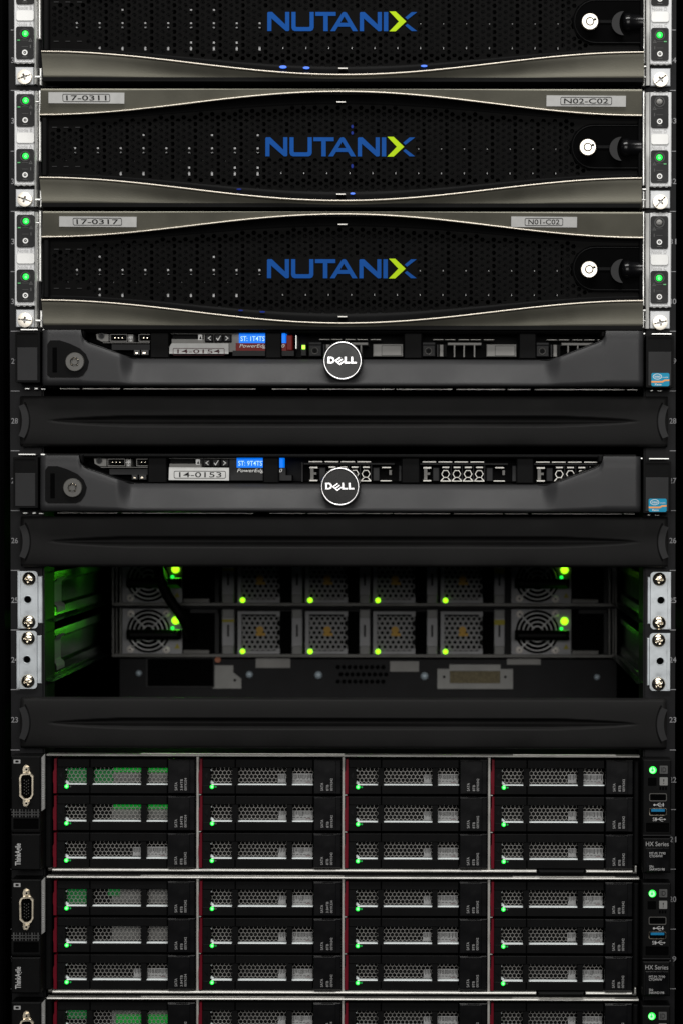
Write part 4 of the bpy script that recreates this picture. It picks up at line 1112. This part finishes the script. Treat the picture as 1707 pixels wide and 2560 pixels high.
def storage(label, dpx, srv):
    d0 = V3(853, 2040, 0); d1 = V3(853 + dpx[0], 2040 + dpx[1], 0)
    root = thing('storage_server', label, 'server', LV_BASE, d1 - d0, 'servers with twelve drive trays')
    def ch(mb):
        mb.pbox(116, 1892.5, 1590, 2174, .021, .6, 0)
        mb.pbox(116, 1888, 1597, 1892, -.004, .006, 1, .0008); mb.pbox(116, 1888.4, 1597, 1891.5, .0061, .3, 3); mb.pbox(352, 1884.5, 860, 1886, -.001, .002, 1); mb.pbox(1280, 1884.9, 1537, 1886.4, -.001, .002, 1)
        for a, b in ((131, 1340), (1464, 1580)): mb.pbox(a, 2175, b, 2180, -.004, .3, 1, .0008)
        mb.pbox(1345, 2174.5, 1460, 2183, -.006, .1, 0, .002)
        mb.pbox(120, 2171, 130, 2179, -.003, .02, 2, .001); mb.pbox(1586, 2163, 1590, 2178, -.003, .02, 1, .0008); mb.pbox(1580.5, 2178, 1590, 2181, -.003, .02, 2)
        for x in (494, 857.5, 1221):
            mb.pbox(x - 3, 1893, x + 3, 2174.5, -.0025, .0205, 1, .0008)
            for py in (1987.5, 2080): mb.pbox(x + 3.2, py - 1, x + 9, py + 1, -.001, .003, 1)
            mb.pbox(x - 30, 1893, x - 5, 1896, -.002, .003, 0, .0005)
        mb.pbox(113, 1893, 129, 2172, -.003, .0205, 0, .001); mb.pbox(1583, 1900, 1596, 2160, -.003, .0205, 0, .001)
        mb.pbox(130, 2180.5, 1590, 2191, .004, .3, 0)
    shared('lv_ch', 'chassis', [M['tray'], M['lvedge'], M['dsteel'], M['frame']], root, ch)
    for c in range(4):
        for r in range(3): drive_parts(root, c, r, srv)
    # left ear
    def ear(mb):
        mb.pbox(28, 1893, 102, 2085, YE, -.003, 0, .0008); mb.pbox(28, 2087, 102, 2178, YE - .0006, -.003, 0, .001)
        mb.prism(WP([(103, 1897), (112, 1887), (112, 2024), (103, 2031)], YE + .003), YE + .003, YE + .006, 1)
        for i in range(14): mb.pbox(106, 1926 + i * 5.5, 109.5, 1926 + i * 5.5 + 3, YE + .0028, YE + .003, 2)
        # moulded grid and the finger recess
        for i in range(9): mb.pbox(33 + i * 7.6, 2026, (33 + i * 7.6) + (3 if i % 2 == 0 else 1.4), 2046, YE - .0005, YE, 3, .0002)
        mb.pbox(29, 2032, 99, 2033.5, YE - .0005, YE, 3); mb.pbox(29, 2039, 99, 2040.5, YE - .0005, YE, 3)
        o = prr(29, 2046, 100, 2079, 2, YE - .001); i_ = prr(34, 2049, 97, 2075, 2, YE - .001); mb.prism(o, YE - .001, YE, 0, [i_]); mb.prism(i_, YE - .0004, YE - .0002, 4)
        o = prr(34, 1901.5, 51, 1911, 1, YE - .0003); i_ = prr(38, 1903.5, 47, 1909, 2.5, YE - .0003); mb.prism(o, YE - .0003, YE - .0001, 5, [i_])
    e = shared('lv_ear', 'rack_ear', [M['tray'], M['paperg'], M['mark2'], M['mark'], M['frame'], M['mark2']], root, ear)
    def vga(mb):
        y = YE - .003
        o = [(56, 1937), (76, 1936), (83, 1944), (83, 1990), (78, 1999), (70, 2004), (60, 2003), (49, 1993), (48, 1948), (51, 1940)]
        i_ = [(57, 1940), (74, 1939), (79.5, 1946), (79.5, 1988), (76, 1995), (69, 1999), (61, 1999), (53, 1991), (52, 1949), (54, 1943)]
        mb.prism(WP(o, y), y, YE, 0, [WP(i_, y)])
        mb.prism(WP(i_, YE - .0004), YE - .0004, YE - .0002, 2)
        c = [(58, 1943), (72, 1942), (77, 1948), (77, 1986), (71, 1993), (62, 1993), (56, 1987), (56, 1948)]
        mb.prism(WP(c, y + .0006), y + .0006, YE, 2)
        for q in range(5):
            for s_ in range(3): mb.disc(61 + s_ * 5.2, 1953 + q * 8 + (s_ % 2) * 3, 1.3, y + .0004, y + .0007, 3, 6)
        mb.prism(WP([(59, 1918), (65, 1914), (72, 1918), (74, 1926), (76, 1936), (58, 1936), (57, 1926)], YE - .001), YE - .001, YE, 0)
        mb.prism(WP([(58, 2003), (75, 2001), (72, 2014), (68, 2019), (60, 2018), (57, 2010)], YE - .001), YE - .001, YE, 0)
        for py in (1926, 2011):
            x, z = W(66, py, YE - .004); r = 7 * S
            mb.lathe(x, z, [(r * .35, YE - .003), (r * .45, YE - .0042), (r * .85, YE - .0042), (r, YE - .0036), (r, YE - .001)], 6, 0, False)
            mb.disc(66, py, 2.6, YE - .0031, YE - .003, 2, 8)
        mb.pbox(57, 1934, 77, 1937, YE - .0034, YE - .001, 0, .0004)
    shared('lv_vga', 'video_port', [M['vganick'], M['mark'], M['frame'], M['dsteel']], e, vga)
    shared('lv_name', 'brand_lettering', M['printl'], e, lambda mb: mb.text('ThinkAgile', 38.5, 2111, 57, 2166, YE - .0008, 0, rot=90, bold=.02))
    # right ear
    def ear2(mb):
        mb.pbox(1605, 1897, 1676, 2090, YE, -.003, 0, .0008); mb.pbox(1606, 2093, 1675, 2180, YE - .0006, -.003, 0, .001)
        o = prr(1610, 2053, 1674, 2080, 2, YE - .001); i_ = prr(1613, 2055, 1671, 2078, 2, YE - .001); mb.prism(o, YE - .001, YE, 0, [i_]); mb.prism(i_, YE - .0004, YE - .0002, 1)
        mb.pbox(1613, 2118, 1670, 2176, YE - .0012, YE - .0006, 2, .0003)
        mb.prism(prr(1618, 1942, 1639, 1962, 1, YE - .0002), YE - .0002, YE, 1)
        for q in (1649, 1656, 1663): mb.pbox(q - 2.5, 1965, q + 2, 1972, YE - .0002, YE, 1)
        mb.pbox(1606, 2085, 1676, 2087, YE - .0004, YE, 3)
        mb.pbox(1681, 2093, 1683, 2107, YE + .01, YE + .012, 3)
    f = shared('lv_ear2', 'control_ear', [M['tray'], M['frame'], M['blackg'], M['dgrey']], root, ear2)
    shared('lv_pow', 'power_button', [M['green'], M['greenc']], f, lambda mb: (mb.disc(1630, 1923, 9, YE - .0006, YE, 0, 24, .0005), mb.annulus(1629, 1923.5, 7.2, 3.2, YE - .0016, YE - .0011, 1, 20), mb.pbox(1628, 1916, 1630, 1923, YE - .0017, YE - .001, 0)))
    def sqb(mb, py, t):
        mb.prism(prr(1647, py - 10, 1667, py + 10, 1.5, YE - .0005), YE - .0005, YE, 0)
        mb.text(t, 1651 if len(t) > 1 else 1656, py - 6, 1663 if len(t) > 1 else 1658.5, py + 6, YE - .0006, 1)
    shared('lv_id', 'identify_button', [M['mark'], M['panel']], f, lambda mb: sqb(mb, 1922, 'ID'))
    shared('lv_err', 'fault_button', [M['glabel'], M['panel']], f, lambda mb: sqb(mb, 1951, '!'))
    for q, (ya, yb, bl) in enumerate(((1981, 2001, 0), (2018, 2037, 1))):
        def usb(mb):
            o = prr(1621, ya, 1665, yb, 4, YE - .0006); i_ = prr(1622.8, ya + 1.8, 1663.2, yb - 2.2, 3, YE - .0006)
            mb.prism(o, YE - .0006, YE, 0, [i_]); mb.prism(i_, YE - .0003, YE - .0001, 1)
            mb.pbox(1626, ya + 2.5, 1660, ya + 9, YE - .0005, YE - .0002, 2 if bl else 1, .0001)
        shared(('lv_usb', q), 'usb_port', [M['nickel'] if bl else M['dsteel'], M['frame'], M['usbb']], f, usb)
        def ic(mb):
            y = YE - .0002; c = yb + 9; ox = 4 if bl else 0
            mb.pbox(1634 + ox, c - .7, 1656 + ox, c + .7, y, y + .0001, 0); mb.disc(1634 + ox, c, 2.6, y - .00005, y + .0001, 0, 10)
            mb.prism(WP([(1655 + ox, c - 2.4), (1659 + ox, c), (1655 + ox, c + 2.4)], y - .00003), y - .00003, y + .0001, 0)
            mb.prism(WP([(1640 + ox, c - .8), (1645 + ox, c - 5), (1650 + ox, c - 5), (1650 + ox, c - 3.8), (1645.5 + ox, c - 3.8), (1642 + ox, c - .8)], y), y, y + .0001, 0)
            mb.prism(WP([(1642 + ox, c + .8), (1647 + ox, c + 5), (1652 + ox, c + 5), (1652 + ox, c + 3.8), (1647.5 + ox, c + 3.8), (1644 + ox, c + .8)], y), y, y + .0001, 0)
            if bl: mb.text('SS', 1630, c - 4.5, 1640, c + 4.5, y - .0001, 0)
            else: mb.pbox(1655, c - 5, 1657, c + 4, y, y + .0001, 0)
        shared(('lv_usbi', q), 'usb_symbol', M['printl'], f, ic)
    shared('lv_hx', 'series_lettering', M['mark2'], f, lambda mb: mb.text('HX Series', 1613, 2102, 1670, 2113, YE - .0008, 0))
    def info(mb):
        y = YE - .0014
        mb.text('MT-M: 7Y90', 1622, 2128, 1662, 2134, y); mb.text('CTO4WW', 1622, 2135, 1655, 2141, y)
        mb.text('SN:', 1622, 2161, 1633, 2167, y); mb.text('S4AWD198', 1622, 2168, 1660, 2174, y)
    shared('lv_info', 'serial_lettering', M['printl'], f, info)
    return root
M['lvedge'] = mat('brushed_edge_steel', (.56, .55, .52), .38, .3, var=.12, vscale=80, rvar=.1)
M['vganick'] = mat('aged_nickel', (.80, .71, .56), .34, .7, var=.15, vscale=300, rvar=.1)
M['printl'] = mat('light_grey_print', (.42, .42, .42), .5, var=.1)
storage('black server of twelve drives directly under the lowest blanking panel', (0, 0), 0)
storage('black server of twelve drives, second from the bottom of the picture', (-.5, 304.5), 1)
storage('black server of twelve drives cut off by the bottom of the picture', (-1, 607), 2)

# light the rear status lamps throw forward into the open bay
for px, py, e in ((440, 1552, .010), (1410, 1554, .0025), (440, 1424, .010)):
    ld = bpy.data.lights.new('led_glow', 'AREA'); ld.shape = 'DISK'; ld.size = .012; ld.energy = e; ld.color = (.10, 1, .02)
    lo = bpy.data.objects.new('led_glow', ld); COL.objects.link(lo); lo.location = V3(px, py, YR - .004); lo.rotation_euler = (-math.pi / 2, 0, 0)

for o in list(COL.objects):
    if o.parent is None and o.type == 'EMPTY':
        n = o.name.split('.')[0]
        t = {'storage_server': .0030, 'rack_server': .0018, 'storage_appliance': .0012, 'network_switch': .0016, 'interface_unit': .0016}.get(n, 0)
        if n == 'blanking_panel': t = .0008 if o.location.z > 0 else (.0010 if o.location.z > -.1 else .0020)
        o.rotation_euler.y = t
